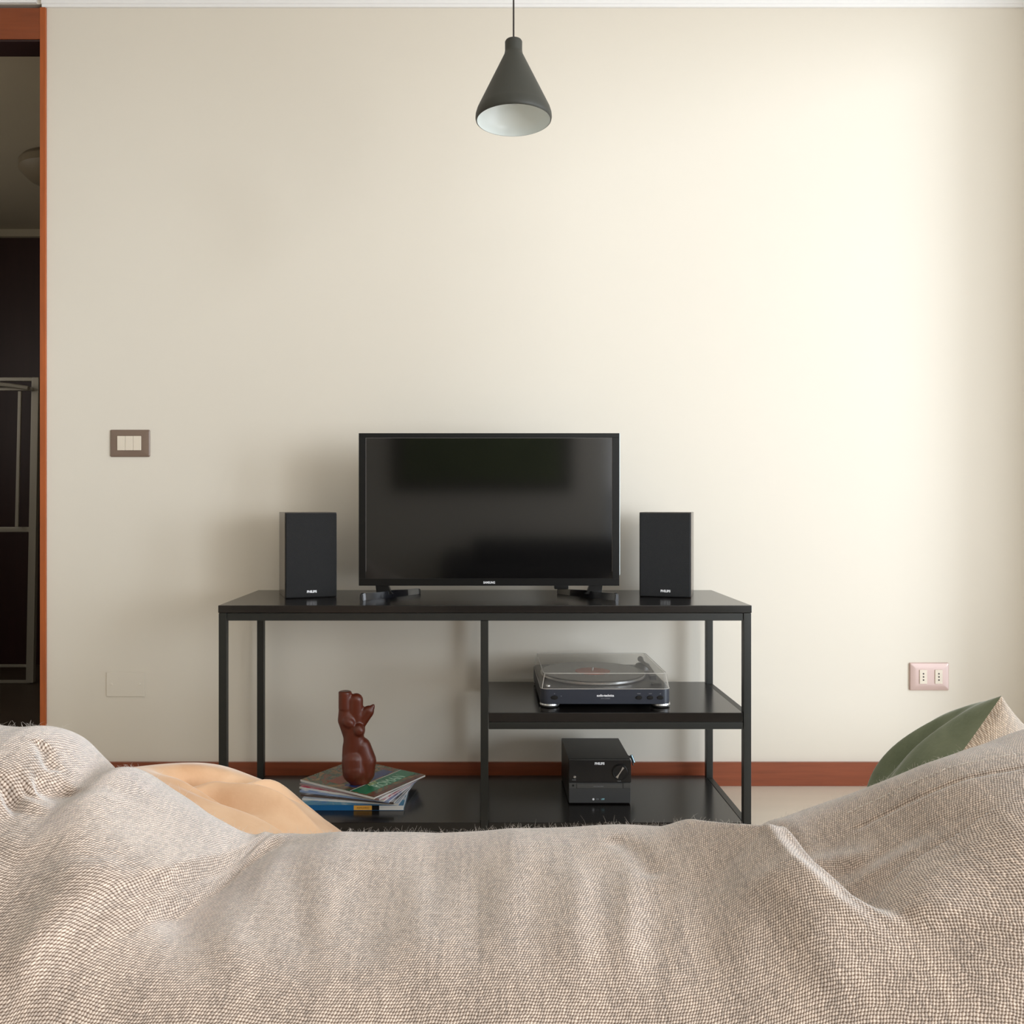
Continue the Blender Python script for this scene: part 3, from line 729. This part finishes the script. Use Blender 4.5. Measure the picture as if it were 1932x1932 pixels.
# ---------------------------------------------------------------- pendant lamp
LD = 1.9
lx = (969-915)*LD/1620; lz = CAMZ+722*LD/1620
pl = empty('pendant_lamp', (lx, LD, lz), 0, 'black conical pendant lamp with a white inside hanging from the ceiling', 'pendant lamp')
R_ = .0845; H_ = .177
out = [(R_-.0035, 0), (R_-.001, .0015), (R_, .006), (R_-.0006, .014), (R_-.004, .025), (.0205, H_-.030), (.0190, H_-.022), (.0192, H_-.003), (.0175, H_), (0, H_)]
b = MB(); b.lathe(out+[(0, H_-.002), (.0165, H_-.003), (.0170, H_-.022)] + [(.0185, H_-.031), (R_-.0065, .0255), (R_-.0030, .013), (R_-.0030, .004), (R_-.0035, 0)], 96)
b.build('lamp_shade', M['shade'], pl, angle=50)
b = MB(); b.lathe([(R_-.0037, .0004), (R_-.0034, .004), (R_-.0034, .013), (R_-.0070, .0245), (.058, .052), (.046, .058), (.030, .090), (.0, .092)], 96)
b.build('reflector', M['shadein'], pl, angle=60)
b = MB(); b.lathe([(0, .040), (.016, .043), (.026, .052), (.030, .064), (.026, .078), (.014, .090), (0, .091)], 48); b.build('bulb', M['bulb'], pl)
b = MB(); b.tube([(0, 0, H_-.001), (0, 0, 2.472-lz)], .0019, 12); b.build('cable', M['cable'], pl)
b = MB(); b.lathe([(0, 2.4995-lz), (.05, 2.4995-lz), (.05, 2.478-lz), (.045, 2.472-lz), (0, 2.472-lz)], 48); b.build('ceiling_cap', M['shade'], pl)

# ---------------------------------------------------------------- beanbag
def cubic_cols(xk, vk, xq):
    """smooth (monotone-ish Catmull-Rom) interpolation, vk: (K, ...)"""
    xk = np.asarray(xk, float); vk = np.asarray(vk, float)
    m = np.zeros_like(vk); h = np.diff(xk)
    d = (vk[1:]-vk[:-1])/h.reshape(-1, *([1]*(vk.ndim-1)))
    hh = h.reshape(-1, *([1]*(vk.ndim-1)))
    m[1:-1] = (d[:-1]*hh[1:]+d[1:]*hh[:-1])/(hh[:-1]+hh[1:]); m[0] = d[0]; m[-1] = d[-1]
    i = np.clip(np.searchsorted(xk, xq, side='right')-1, 0, len(xk)-2)
    t = ((xq-xk[i])/h[i]).reshape(-1, *([1]*(vk.ndim-1))); H = h[i].reshape(-1, *([1]*(vk.ndim-1)))
    return (2*t**3-3*t**2+1)*vk[i]+(t**3-2*t**2+t)*H*m[i]+(-2*t**3+3*t**2)*vk[i+1]+(t**3-t**2)*H*m[i+1]
# profile columns: x -> 13 (depth, height) points from under the back, up over the rim, down to the seat and front
COLS = [
 (-.98, [(1.15,.02),(1.08,.05),(1.04,.12),(1.02,.20),(1.02,.26),(1.04,.30),(1.08,.32),(1.12,.33),(1.17,.32),(1.22,.28),(1.27,.22),(1.30,.10),(1.22,.02)]),
 (-.90, [(1.00,.00),(.86,.05),(.78,.18),(.76,.34),(.79,.44),(.84,.52),(.92,.57),(1.02,.59),(1.14,.57),(1.26,.50),(1.38,.38),(1.46,.20),(1.40,.00)]),
 (-.72, [(.96,.00),(.78,.05),(.71,.18),(.70,.36),(.74,.48),(.80,.57),(.89,.625),(.99,.645),(1.10,.625),(1.22,.55),(1.42,.42),(1.60,.22),(1.54,.00)]),
 (-.5535,[(.93,.00),(.75,.04),(.69,.16),(.71,.34),(.755,.43),(.80,.51),(.875,.60),(.98,.634),(1.08,.60),(1.18,.52),(1.38,.36),(1.72,.20),(1.66,.00)]),
 (-.50, [(.93,.00),(.75,.04),(.69,.16),(.715,.33),(.76,.425),(.805,.505),(.88,.588),(.98,.628),(1.08,.60),(1.17,.51),(1.37,.34),(1.74,.19),(1.68,.00)]),
 (-.485,[(.93,.00),(.75,.04),(.69,.16),(.715,.33),(.765,.42),(.81,.500),(.88,.582),(.98,.620),(1.08,.59),(1.17,.505),(1.37,.335),(1.75,.185),(1.69,.00)]),
 (-.460,[(.93,.00),(.75,.04),(.69,.16),(.715,.33),(.765,.42),(.81,.492),(.88,.563),(.99,.596),(1.08,.57),(1.17,.49),(1.36,.33),(1.76,.18),(1.70,.00)]),
 (-.440,[(.93,.00),(.75,.04),(.69,.16),(.715,.325),(.77,.415),(.815,.485),(.885,.553),(1.0,.5885),(1.09,.56),(1.18,.48),(1.36,.32),(1.77,.175),(1.71,.00)]),
 (-.41, [(.93,.00),(.75,.04),(.69,.16),(.715,.32),(.77,.41),(.82,.475),(.89,.540),(1.02,.573),(1.11,.54),(1.19,.46),(1.35,.30),(1.79,.17),(1.73,.00)]),
 (-.35, [(.93,.00),(.75,.04),(.69,.16),(.715,.31),(.775,.395),(.83,.450),(.91,.498),(1.05,.523),(1.13,.495),(1.21,.42),(1.34,.28),(1.80,.165),(1.75,.00)]),
 (-.29, [(.93,.00),(.75,.04),(.69,.16),(.715,.30),(.78,.385),(.84,.430),(.92,.452),(1.08,.4640),(1.16,.445),(1.23,.38),(1.34,.27),(1.81,.165),(1.76,.00)]),
 (-.18, [(.93,.00),(.75,.04),(.69,.16),(.72,.29),(.79,.370),(.85,.410),(.94,.431),(1.09,.4505),(1.17,.435),(1.24,.37),(1.34,.26),(1.81,.16),(1.76,.00)]),
 (.00,  [(.93,.00),(.75,.04),(.69,.16),(.72,.28),(.79,.358),(.86,.405),(.95,.431),(1.10,.4540),(1.18,.44),(1.25,.37),(1.34,.26),(1.81,.16),(1.76,.00)]),
 (.17,  [(.93,.00),(.75,.04),(.69,.16),(.72,.28),(.79,.358),(.86,.405),(.95,.435),(1.10,.4615),(1.18,.44),(1.25,.37),(1.34,.26),(1.81,.16),(1.76,.00)]),
 (.30,  [(.93,.00),(.75,.04),(.69,.16),(.72,.29),(.79,.368),(.86,.415),(.95,.449),(1.10,.4720),(1.18,.445),(1.25,.38),(1.35,.27),(1.81,.165),(1.75,.00)]),
 (.40,  [(.93,.00),(.75,.04),(.69,.16),(.72,.30),(.79,.39),(.86,.440),(.95,.480),(1.09,.501),(1.17,.47),(1.24,.40),(1.36,.29),(1.78,.17),(1.71,.00)]),
 (.47,  [(.93,.00),(.75,.04),(.69,.16),(.72,.31),(.79,.405),(.855,.460),(.94,.505),(1.08,.529),(1.16,.50),(1.23,.43),(1.38,.30),(1.74,.17),(1.66,.00)]),
 (.535, [(.94,.00),(.76,.04),(.70,.16),(.72,.32),(.79,.42),(.85,.482),(.93,.538),(1.05,.567),(1.13,.54),(1.21,.46),(1.40,.32),(1.70,.18),(1.62,.00)]),
 (.64,  [(.96,.00),(.78,.04),(.72,.17),(.73,.34),(.79,.44),(.85,.51),(.92,.58),(1.02,.6155),(1.11,.59),(1.20,.51),(1.42,.35),(1.62,.19),(1.54,.00)]),
 (.80,  [(1.00,.00),(.82,.05),(.76,.18),(.76,.36),(.80,.46),(.86,.54),(.93,.60),(1.02,.63),(1.12,.60),(1.22,.52),(1.38,.36),(1.50,.18),(1.42,.00)]),
 (.96,  [(1.15,.02),(1.08,.05),(1.04,.12),(1.02,.20),(1.02,.26),(1.04,.30),(1.08,.32),(1.12,.33),(1.17,.32),(1.22,.28),(1.27,.22),(1.30,.10),(1.22,.02)]),
]
def resample_profile(P, per):
    """P (13,2) closed loop -> dense points; per = samples per span, last span closes the loop"""
    Q = np.vstack([P[-1:], P, P[:2]]); out_ = []
    for k in range(len(P)):
        p0, p1, p2, p3 = Q[k], Q[k+1], Q[k+2], Q[k+3]
        t = (np.arange(per[k])/per[k])[:, None]
        out_.append(.5*((2*p1)+(-p0+p2)*t+(2*p0-5*p1+4*p2-p3)*t**2+(-p0+3*p1-3*p2+p3)*t**3))
    return np.vstack(out_)
PER = [10, 12, 24, 40, 44, 60, 76, 44, 30, 24, 20, 12, 14]
NX = 640
xk = [c[0] for c in COLS]; vk = np.array([c[1] for c in COLS])
xq = np.concatenate([np.linspace(-.98, -.70, 60, endpoint=False), np.linspace(-.70, .72, 520, endpoint=False), np.linspace(.72, .96, 60)])
ctrl = cubic_cols(xk, vk, xq)
prof = np.array([resample_profile(c, PER) for c in ctrl])          # (NX, NP, 2)
NXq, NP = prof.shape[:2]
B = np.empty((NXq, NP, 3)); B[..., 0] = xq[:, None]; B[..., 1:] = prof
# shape the plan: wings lean outward a little
def normals(B):
    du = np.gradient(B, axis=0); dv = np.roll(B, -1, axis=1)-np.roll(B, 1, axis=1)
    n = np.cross(du, dv); return n/np.maximum(np.linalg.norm(n, axis=2, keepdims=True), 1e-9)
N = normals(B)
if N[300, 150, 1] > 0: N = -N
# arc-length fabric coordinates measured from the rim
seg = np.linalg.norm(np.diff(B, axis=1), axis=2); arc = np.concatenate([np.zeros((NXq, 1)), np.cumsum(seg, axis=1)], axis=1)
rim = sum(PER[:7]); V = arc-arc[:, rim:rim+1]
rowlen = np.linalg.norm(np.diff(B, axis=0), axis=2).mean(axis=1); U = np.concatenate([[0], np.cumsum(rowlen)])[:, None]*np.ones((1, NP))
# smooth V in x so the rows stay fluent
def uv_of(px, py):
    """fabric coordinates of a seam point from where the sight line meets the rough body"""
    X = 915+1620*B[..., 0]/B[..., 1]; Y = 950+1620*(CAMZ-B[..., 2])/B[..., 1]
    sub = slice(sum(PER[:3]), rim+6)
    d = (X[:, sub]-px)**2+(Y[:, sub]-py)**2
    i, j = np.unravel_index(np.argmin(d), d.shape); j += sum(PER[:3])
    return xq[i], V[i, j]
XX = B[..., 0]; front = np.zeros(NP, bool); front[sum(PER[:2]):sum(PER[:8])+20] = True
disp = np.zeros((NXq, NP))
def poly_dist(poly):
    best = np.full(XX.shape, 9.); sgn = np.ones(XX.shape); par = np.zeros(XX.shape); L0 = 0
    tot = sum(math.dist(a, b) for a, b in zip(poly, poly[1:]))
    for (ax, ay), (bx, by) in zip(poly, poly[1:]):
        dx_, dy_ = bx-ax, by-ay; l2 = dx_*dx_+dy_*dy_
        t = np.clip(((XX-ax)*dx_+(V-ay)*dy_)/l2, 0, 1)
        ex, ey = XX-(ax+t*dx_), V-(ay+t*dy_); d = np.hypot(ex, ey)
        m_ = d < best; best[m_] = d[m_]
        sgn[m_] = np.sign(dx_*ey-dy_*ex)[m_]; par[m_] = ((L0+t*math.sqrt(l2))/tot)[m_]; L0 += math.sqrt(l2)
    return best, sgn, par
def smooth01(x): x = np.clip(x, 0, 1); return x*x*(3-2*x)
def fold(pxpoly, up, dn, w=.006, lu=.07, ld=.05, side=1, ends=(.0, .35)):
    poly = [uv_of(*p) for p in pxpoly]
    ex = (poly[0][0]-poly[1][0], poly[0][1]-poly[1][1]); el = .09/math.hypot(*ex)
    poly = [(poly[0][0]+ex[0]*el, poly[0][1]+ex[1]*el)] + poly
    d, s, t = poly_dist(poly); s = s*side; sd = d*s
    env = smooth01(t/max(ends[0], 1e-3) if ends[0] else t*0+1)*smooth01((1-t)/ends[1])
    a = np.where(sd > 0, up*smooth01(sd/w)*np.exp(-(sd/lu)**2), -dn*smooth01(-sd/w)*np.exp(-(sd/ld)**2))
    # keep the influence beside the line, fading past its ends
    global disp
    disp += a*env*front[None, :]
# groove = symmetric narrow dent, soft = gaussian ridge or valley
def groove(pxpoly, depth, w, ends=.2):
    global disp
    d, s, t = poly_dist([uv_of(*p) for p in pxpoly])
    env = smooth01(t/ends)*smooth01((1-t)/ends)
    disp += -depth*np.exp(-(d/w)**2)*env*front[None, :]
FOLDSIDE = 1
fold([(480, 1568), (400, 1600), (330, 1640), (240, 1690), (150, 1750), (90, 1800), (50, 1860), (40, 1900)], .020, .022, w=.022, lu=.07, ld=.060, side=-FOLDSIDE, ends=(.16, .45))
fold([(1366, 1560), (1420, 1568), (1480, 1580), (1530, 1640), (1600, 1700), (1680, 1745), (1740, 1780)], .018, .055, w=.020, lu=.06, ld=.11, side=-FOLDSIDE, ends=(.16, .35))
groove([(60, 1432), (100, 1440), (150, 1440)], .009, .011)
groove([(0, 1470), (25, 1460), (60, 1436)], .010, .010)
groove([(78, 1372), (90, 1390), (104, 1402)], .007, .009)
groove([(-60, 1580), (0, 1500), (40, 1445)], .016, .022)
groove([(-20, 1900), (10, 1700), (60, 1560)], .006, .030)
groove([(120, 1455), (170, 1560), (150, 1680)], -.008, .035)
# broad ridge on the wing side of the left fold
groove([(30, 1900), (50, 1800), (120, 1700), (230, 1620)], -.014, .024, ends=.3)
groove([(1590, 1516), (1700, 1478), (1800, 1444), (1950, 1396)], .0018, .0035, ends=.08)
groove([(1440, 1600), (1560, 1565), (1650, 1560)], -.006, .018)
groove([(1640, 1560), (1720, 1640), (1760, 1760)], -.010, .05)
groove([(1150, 1570), (1200, 1600), (1240, 1650)], .005, .016)
groove([(1440, 1650), (1520, 1750), (1600, 1900)], -.005, .03)
for px_, a_, w_ in ((360, .005, .022), (430, -.004, .02), (560, .0045, .02), (690, .004, .03), (790, -.003, .02), (900, .003, .018), (1010, .003, .02), (1090, -.004, .018), (1190, -.0045, .016), (1245, .004, .02), (1330, .004, .022), (1420, -.003, .02)):
    groove([(px_+(px_-900)*.02, 1600), (px_, 1700), (px_-(px_-900)*.05, 1900)], a_, w_, ends=.35)
# soft lumps of the filling
for k in range(26):
    kx, kv, ph, am = rng.uniform(5, 26), rng.uniform(4, 20), rng.uniform(0, 6.28), rng.uniform(.0003, .0011)
    disp += am*np.sin(kx*XX+kv*V*rng.choice([-1, 1])+ph)*front[None, :]
endfade = smooth01((XX+.98)/.1)*smooth01((.96-XX)/.1)
B2 = B+N*(disp*endfade)[..., None]
RIMFIX = [(-0.72, 0.0), (-0.5913, -0.0042), (-0.5272, -0.004), (-0.502, -0.014), (-0.487, -0.030), (-0.468, -0.036), (-0.445, -0.022), (-0.4318, -0.0180), (-0.4072, -0.0352), (-0.3576, -0.0455), (-0.3292, -0.049), (-0.311, -0.0439), (-0.2838, -0.0081), (-0.2605, 0.0075), (-0.1566, -0.0029), (-0.0639, -0.0091), (-0.009, -0.004), (0.0346, 0.0012), (0.1219, -0.0047), (0.2011, -0.0041), (0.2498, -0.004), (0.2784, -0.0023), (0.2939, -0.0006), (0.3108, 0.001), (0.3833, 0.0126), (0.4057, 0.0019), (0.4482, -0.009), (0.4858, -0.0156), (0.5264, -0.0182), (0.5641, -0.0201), (0.6125, -0.0301), (0.6475, -0.0341), (0.705, -0.0368), (0.7276, -0.0331), (0.8, 0.0)]
fx = np.interp(xq, [a_[0] for a_ in RIMFIX], [a_[1] for a_ in RIMFIX])
kf = np.exp(-.5*(np.arange(-9, 10)/2)**2); kf /= kf.sum(); fx = np.convolve(np.pad(fx, 9, mode='edge'), kf, 'valid')
B2[..., 2] += fx[:, None]*(np.exp(-(V/.16)**2))*np.ones_like(V)*(np.arange(NP) > sum(PER[:3]))[None, :]
B2[..., 2] = np.maximum(B2[..., 2], 0.0)
seg = np.linalg.norm(np.diff(B2, axis=1), axis=2); arc = np.concatenate([np.zeros((NXq, 1)), np.cumsum(seg, axis=1)], axis=1)
Vnew = arc-arc[:, rim:rim+1]
ul = np.linalg.norm(np.diff(B2, axis=0), axis=2); Unew = np.concatenate([np.zeros((1, NP)), np.cumsum(ul, axis=0)])
Unew = Unew-Unew[NXq//2:NXq//2+1]; U = U-U[NXq//2:NXq//2+1]
def blur(a, sg):
    r = int(sg*3); k = np.exp(-.5*(np.arange(-r, r+1)/sg)**2); k /= k.sum()
    for ax in (0, 1):
        pad = [(0, 0), (0, 0)]; pad[ax] = (r, r); p = np.pad(a, pad, mode='edge')
        a = np.apply_along_axis(lambda q: np.convolve(q, k, 'valid'), ax, p)
    return a
V = V+blur(Vnew-V, 22); U = U+blur(Unew-U, 22)
vid = np.arange(NXq*NP).reshape(NXq, NP)
a = vid[:-1, :]; b_ = vid[1:, :]; a2 = np.roll(a, -1, axis=1); b2 = np.roll(b_, -1, axis=1)
quads = np.stack([a, b_, b2, a2], axis=-1).reshape(-1, 4)
# per-corner fabric coordinates (no wrap error at the loop closure)
Vn = np.concatenate([V, (V[:, -1]+.05)[:, None]], axis=1)
Un = np.concatenate([U, U[:, -1:]], axis=1)
uvs = np.stack([np.stack([Un[:-1, :-1], Vn[:-1, :-1]], -1), np.stack([Un[1:, :-1], Vn[1:, :-1]], -1), np.stack([Un[1:, 1:], Vn[1:, 1:]], -1), np.stack([Un[:-1, 1:], Vn[:-1, 1:]], -1)], axis=2).reshape(-1, 2)
def np_mesh(name, verts, quads, uvs, m, parent, extra=None):
    me = bpy.data.meshes.new(name); nv, nq = len(verts), len(quads)
    me.vertices.add(nv); me.vertices.foreach_set('co', verts.astype(np.float32).ravel())
    me.loops.add(nq*4); me.loops.foreach_set('vertex_index', quads.astype(np.int32).ravel())
    me.polygons.add(nq); me.polygons.foreach_set('loop_start', np.arange(0, nq*4, 4, dtype=np.int32))
    me.update(calc_edges=True)
    if uvs is not None:
        l = me.uv_layers.new(name='UVMap'); l.data.foreach_set('uv', uvs.astype(np.float32).ravel())
    me.polygons.foreach_set('use_smooth', np.ones(nq, bool)); me.materials.append(m); me.validate()
    o = bpy.data.objects.new(name, me); COL.objects.link(o)
    if parent: o.parent = parent
    return o
ORG = Vector((0, 1.2, 0))
bb = empty('beanbag', ORG, 0, 'large beige woven beanbag seat filling the foreground', 'beanbag')
verts = B2.reshape(-1, 3)-np.array(ORG)
body = np_mesh('body', verts, quads, uvs, M['weave'], bb)
bm = bmesh.new(); bm.from_mesh(body.data)
bm.verts.ensure_lookup_table()
uvl = bm.loops.layers.uv.active
for row in (0, NXq-1):
    loop = [bm.verts[int(i)] for i in vid[row]]
    try: bm.faces.new(loop)
    except Exception: pass
bmesh.ops.recalc_face_normals(bm, faces=bm.faces[:]); bm.to_mesh(body.data); bm.free()
# stitched seam along the right wing
N2 = normals(B2)
if N2[300, 150, 1] > 0: N2 = -N2
def surf_at(px, py):
    X = 915+1620*B2[..., 0]/B2[..., 1]; Y = 950+1620*(CAMZ-B2[..., 2])/B2[..., 1]
    sub = slice(sum(PER[:3]), rim+4)
    d = (X[:, sub]-px)**2+(Y[:, sub]-py)**2
    i, j = np.unravel_index(np.argmin(d), d.shape); j += sum(PER[:3])
    return B2[i, j], N2[i, j]
mb = MB()
for k in range(34):
    f = k/33; px_ = 1592+358*f; py_ = 1516-120*f
    p, n = surf_at(px_, py_); q, n2 = surf_at(px_+6.5, py_-2.2)
    mb.tube([Vector(p+n*.0001)-ORG, Vector((p+q)/2+n*.0012)-ORG, Vector(q+n*.0001)-ORG], .0006, 6)
mb.build('seam_stitching', M['fibre'], bb)
# loose fibres standing off the rim
vs, qs = [], []
Yc = (CAMZ-B2[..., 2])/B2[..., 1]; Yc[:, :sum(PER[:3])] = 9; Yc[:, sum(PER[:9]):] = 9; crest = Yc.argmin(axis=1)
ri = np.arange(90, 590)
for k in range(1000):
    i = int(rng.choice(ri)); j = int(crest[i])+int(rng.integers(-7, 6))
    p = B2[i, j]; n = N2[i, j]
    r = rng.normal(0, 1, 3); r /= np.linalg.norm(r)
    Ln = abs(rng.normal(.003, .002))+.001
    if rng.random() < .02: Ln *= 1.8
    d0 = n+r*.7; d0 /= np.linalg.norm(d0); bend = np.cross(d0, rng.normal(0, 1, 3))*.9
    pts = [p+d0*Ln*t+bend*Ln*t*t*.8 for t in (0, .35, .7, 1.)]
    rad = [.00012, .00011, .0001, .00006]
    base = len(vs)
    e1 = np.cross(d0, [0.3, .8, .5]); e1 /= np.linalg.norm(e1); e2 = np.cross(d0, e1)
    for pt, ra in zip(pts, rad):
        for m_ in range(3):
            vs.append(pt+ra*(math.cos(m_*2.094)*e1+math.sin(m_*2.094)*e2)-np.array(ORG))
    for s_ in range(3):
        for m_ in range(3):
            qs.append((base+s_*3+m_, base+s_*3+(m_+1) % 3, base+s_*3+3+(m_+1) % 3, base+s_*3+3+m_))
fz = np_mesh('loose_fibres', np.array(vs), np.array(qs), None, M['fibre'], bb); fz['kind'] = 'stuff'

# ---------------------------------------------------------------- cushions
def pillow_pts(n, size, T_, side, fn=None):
    g_ = np.linspace(-1, 1, n); u, v = np.meshgrid(g_, g_, indexing='ij')
    hx, hy = size
    x = u*hx*(1-.09*(1-v**2)*np.abs(u)); y = v*hy*(1-.09*(1-u**2)*np.abs(v))
    h = T_*np.clip((1-np.abs(u)**2.2), 0, 1)**.55*np.clip((1-np.abs(v)**2.2), 0, 1)**.55
    if fn is not None: h = h+fn(u, v)*np.clip(1-u**2, 0, 1)**.4*np.clip(1-v**2, 0, 1)**.4
    return np.stack([x, y, side*h], -1)
def pillow_panel(name, n, size, T_, side, mtx, m, parent, fn=None, post=None):
    P_ = pillow_pts(n, size, T_, side, fn)
    if post is not None: P_ = post(P_)
    R3 = np.array(mtx.to_3x3()); P2 = P_.reshape(-1, 3)@R3.T+np.array(mtx.translation)
    vi = np.arange(n*n).reshape(n, n); q = np.stack([vi[:-1, :-1], vi[1:, :-1], vi[1:, 1:], vi[:-1, 1:]], -1).reshape(-1, 4)
    if side < 0: q = q[:, ::-1]
    uvp = P_.reshape(-1, 3)[:, :2]; uvq = uvp[q.ravel()]
    return np_mesh(name, P2, q, uvq, m, parent)
def gl(u, v, cu, cv, ang, w, l):
    c, s = math.cos(ang), math.sin(ang); a = (u-cu)*c+(v-cv)*s; b = -(u-cu)*s+(v-cv)*c
    return np.exp(-(b/w)**2-(a/l)**2)

# tan cushion lying on the left of the seat
tc_ = empty('cushion', (-.432, 1.45, .320), 0, 'tan velvet cushion with soft creases lying in the left of the beanbag', 'cushion')
def tanfn(u, v):
    return (-.060*gl(u, v, -.34, .02, 1.0, .13, .30)+.026*gl(u, v, -.16, .20, 1.25, .07, .34)-.040*gl(u, v, -.10, -.20, .25, .08, .34)
            +.022*gl(u, v, .14, .0, .45, .07, .50)-.016*gl(u, v, .22, -.22, .45, .05, .42)-.010*gl(u, v, .1, .45, .9, .05, .3)+.0025*np.sin(7*u+3*v))
mt = Matrix.Rotation(math.radians(23.6), 4, 'Y') @ Matrix.Rotation(math.radians(-5.7), 4, 'X') @ Matrix.Rotation(math.radians(-24.6), 4, 'Z')
pillow_panel('cover', 120, (.234, .25), .083, 1, mt, M['tan'], tc_, tanfn)
pillow_panel('underside', 60, (.234, .25), .06, -1, mt, M['tan'], tc_)
b = MB(); eps = []
for (u0, v0, u1, v1) in ((-1, -1, 1, -1), (1, -1, 1, 1), (1, 1, -1, 1), (-1, 1, -1, -1)):
    for k in range(24):
        f = k/24; u, v = u0+(u1-u0)*f, v0+(v1-v0)*f
        eps.append(mt @ Vector((u*.234*(1-.09*(1-v*v)*abs(u)), v*.25*(1-.09*(1-u*u)*abs(v)), 0)))
b.tube(eps+[eps[0]], .0016, 8); b.build('piping', M['tan'], tc_)

# green cushion with a beige woven back, standing on its corner on the right
gc = empty('cushion', (.90, 1.56, .40), 0, 'green velvet cushion with a beige woven back, at the right edge of the beanbag', 'cushion')
def greenfn(u, v):
    r = np.zeros_like(u)
    for (a, b0, an, w_, l_, am) in ((-.72, -.25, 1.35, .05, .5, -.030), (-.55, .05, 1.30, .05, .55, .016), (-.42, -.10, 1.2, .05, .6, -.030), (-.25, .2, 1.15, .06, .5, .014), (-.70, .35, 1.4, .05, .4, -.02)):
        r += am*gl(u, v, a, b0, an, w_, l_)
    return r
def frame_from(zaxis, xaxis):
    z = Vector(zaxis).normalized(); x = Vector(xaxis); x = (x-z*x.dot(z)).normalized(); y = z.cross(x)
    return Matrix((x, y, z)).transposed().to_4x4()
tipw = Vector((.8306, 1.38, .5766)); Bd = Vector((-.56, .12, -.83)).normalized(); Ad = Vector((.78, .62, -.30)); Ad = (Ad-Bd*Ad.dot(Bd)).normalized()
GS = .20
gz = Ad.cross(Bd).normalized()
gm = Matrix((Ad, Bd, gz)).transposed().to_4x4()
gm.translation = tipw+Ad*GS+Bd*GS-Vector(gc.location)
pillow_panel('front_panel', 140, (GS, GS), .135, 1, gm, M['green'], gc, greenfn)
pillow_panel('back_panel', 100, (GS, GS), .09, -1, gm, M['weave2'], gc)
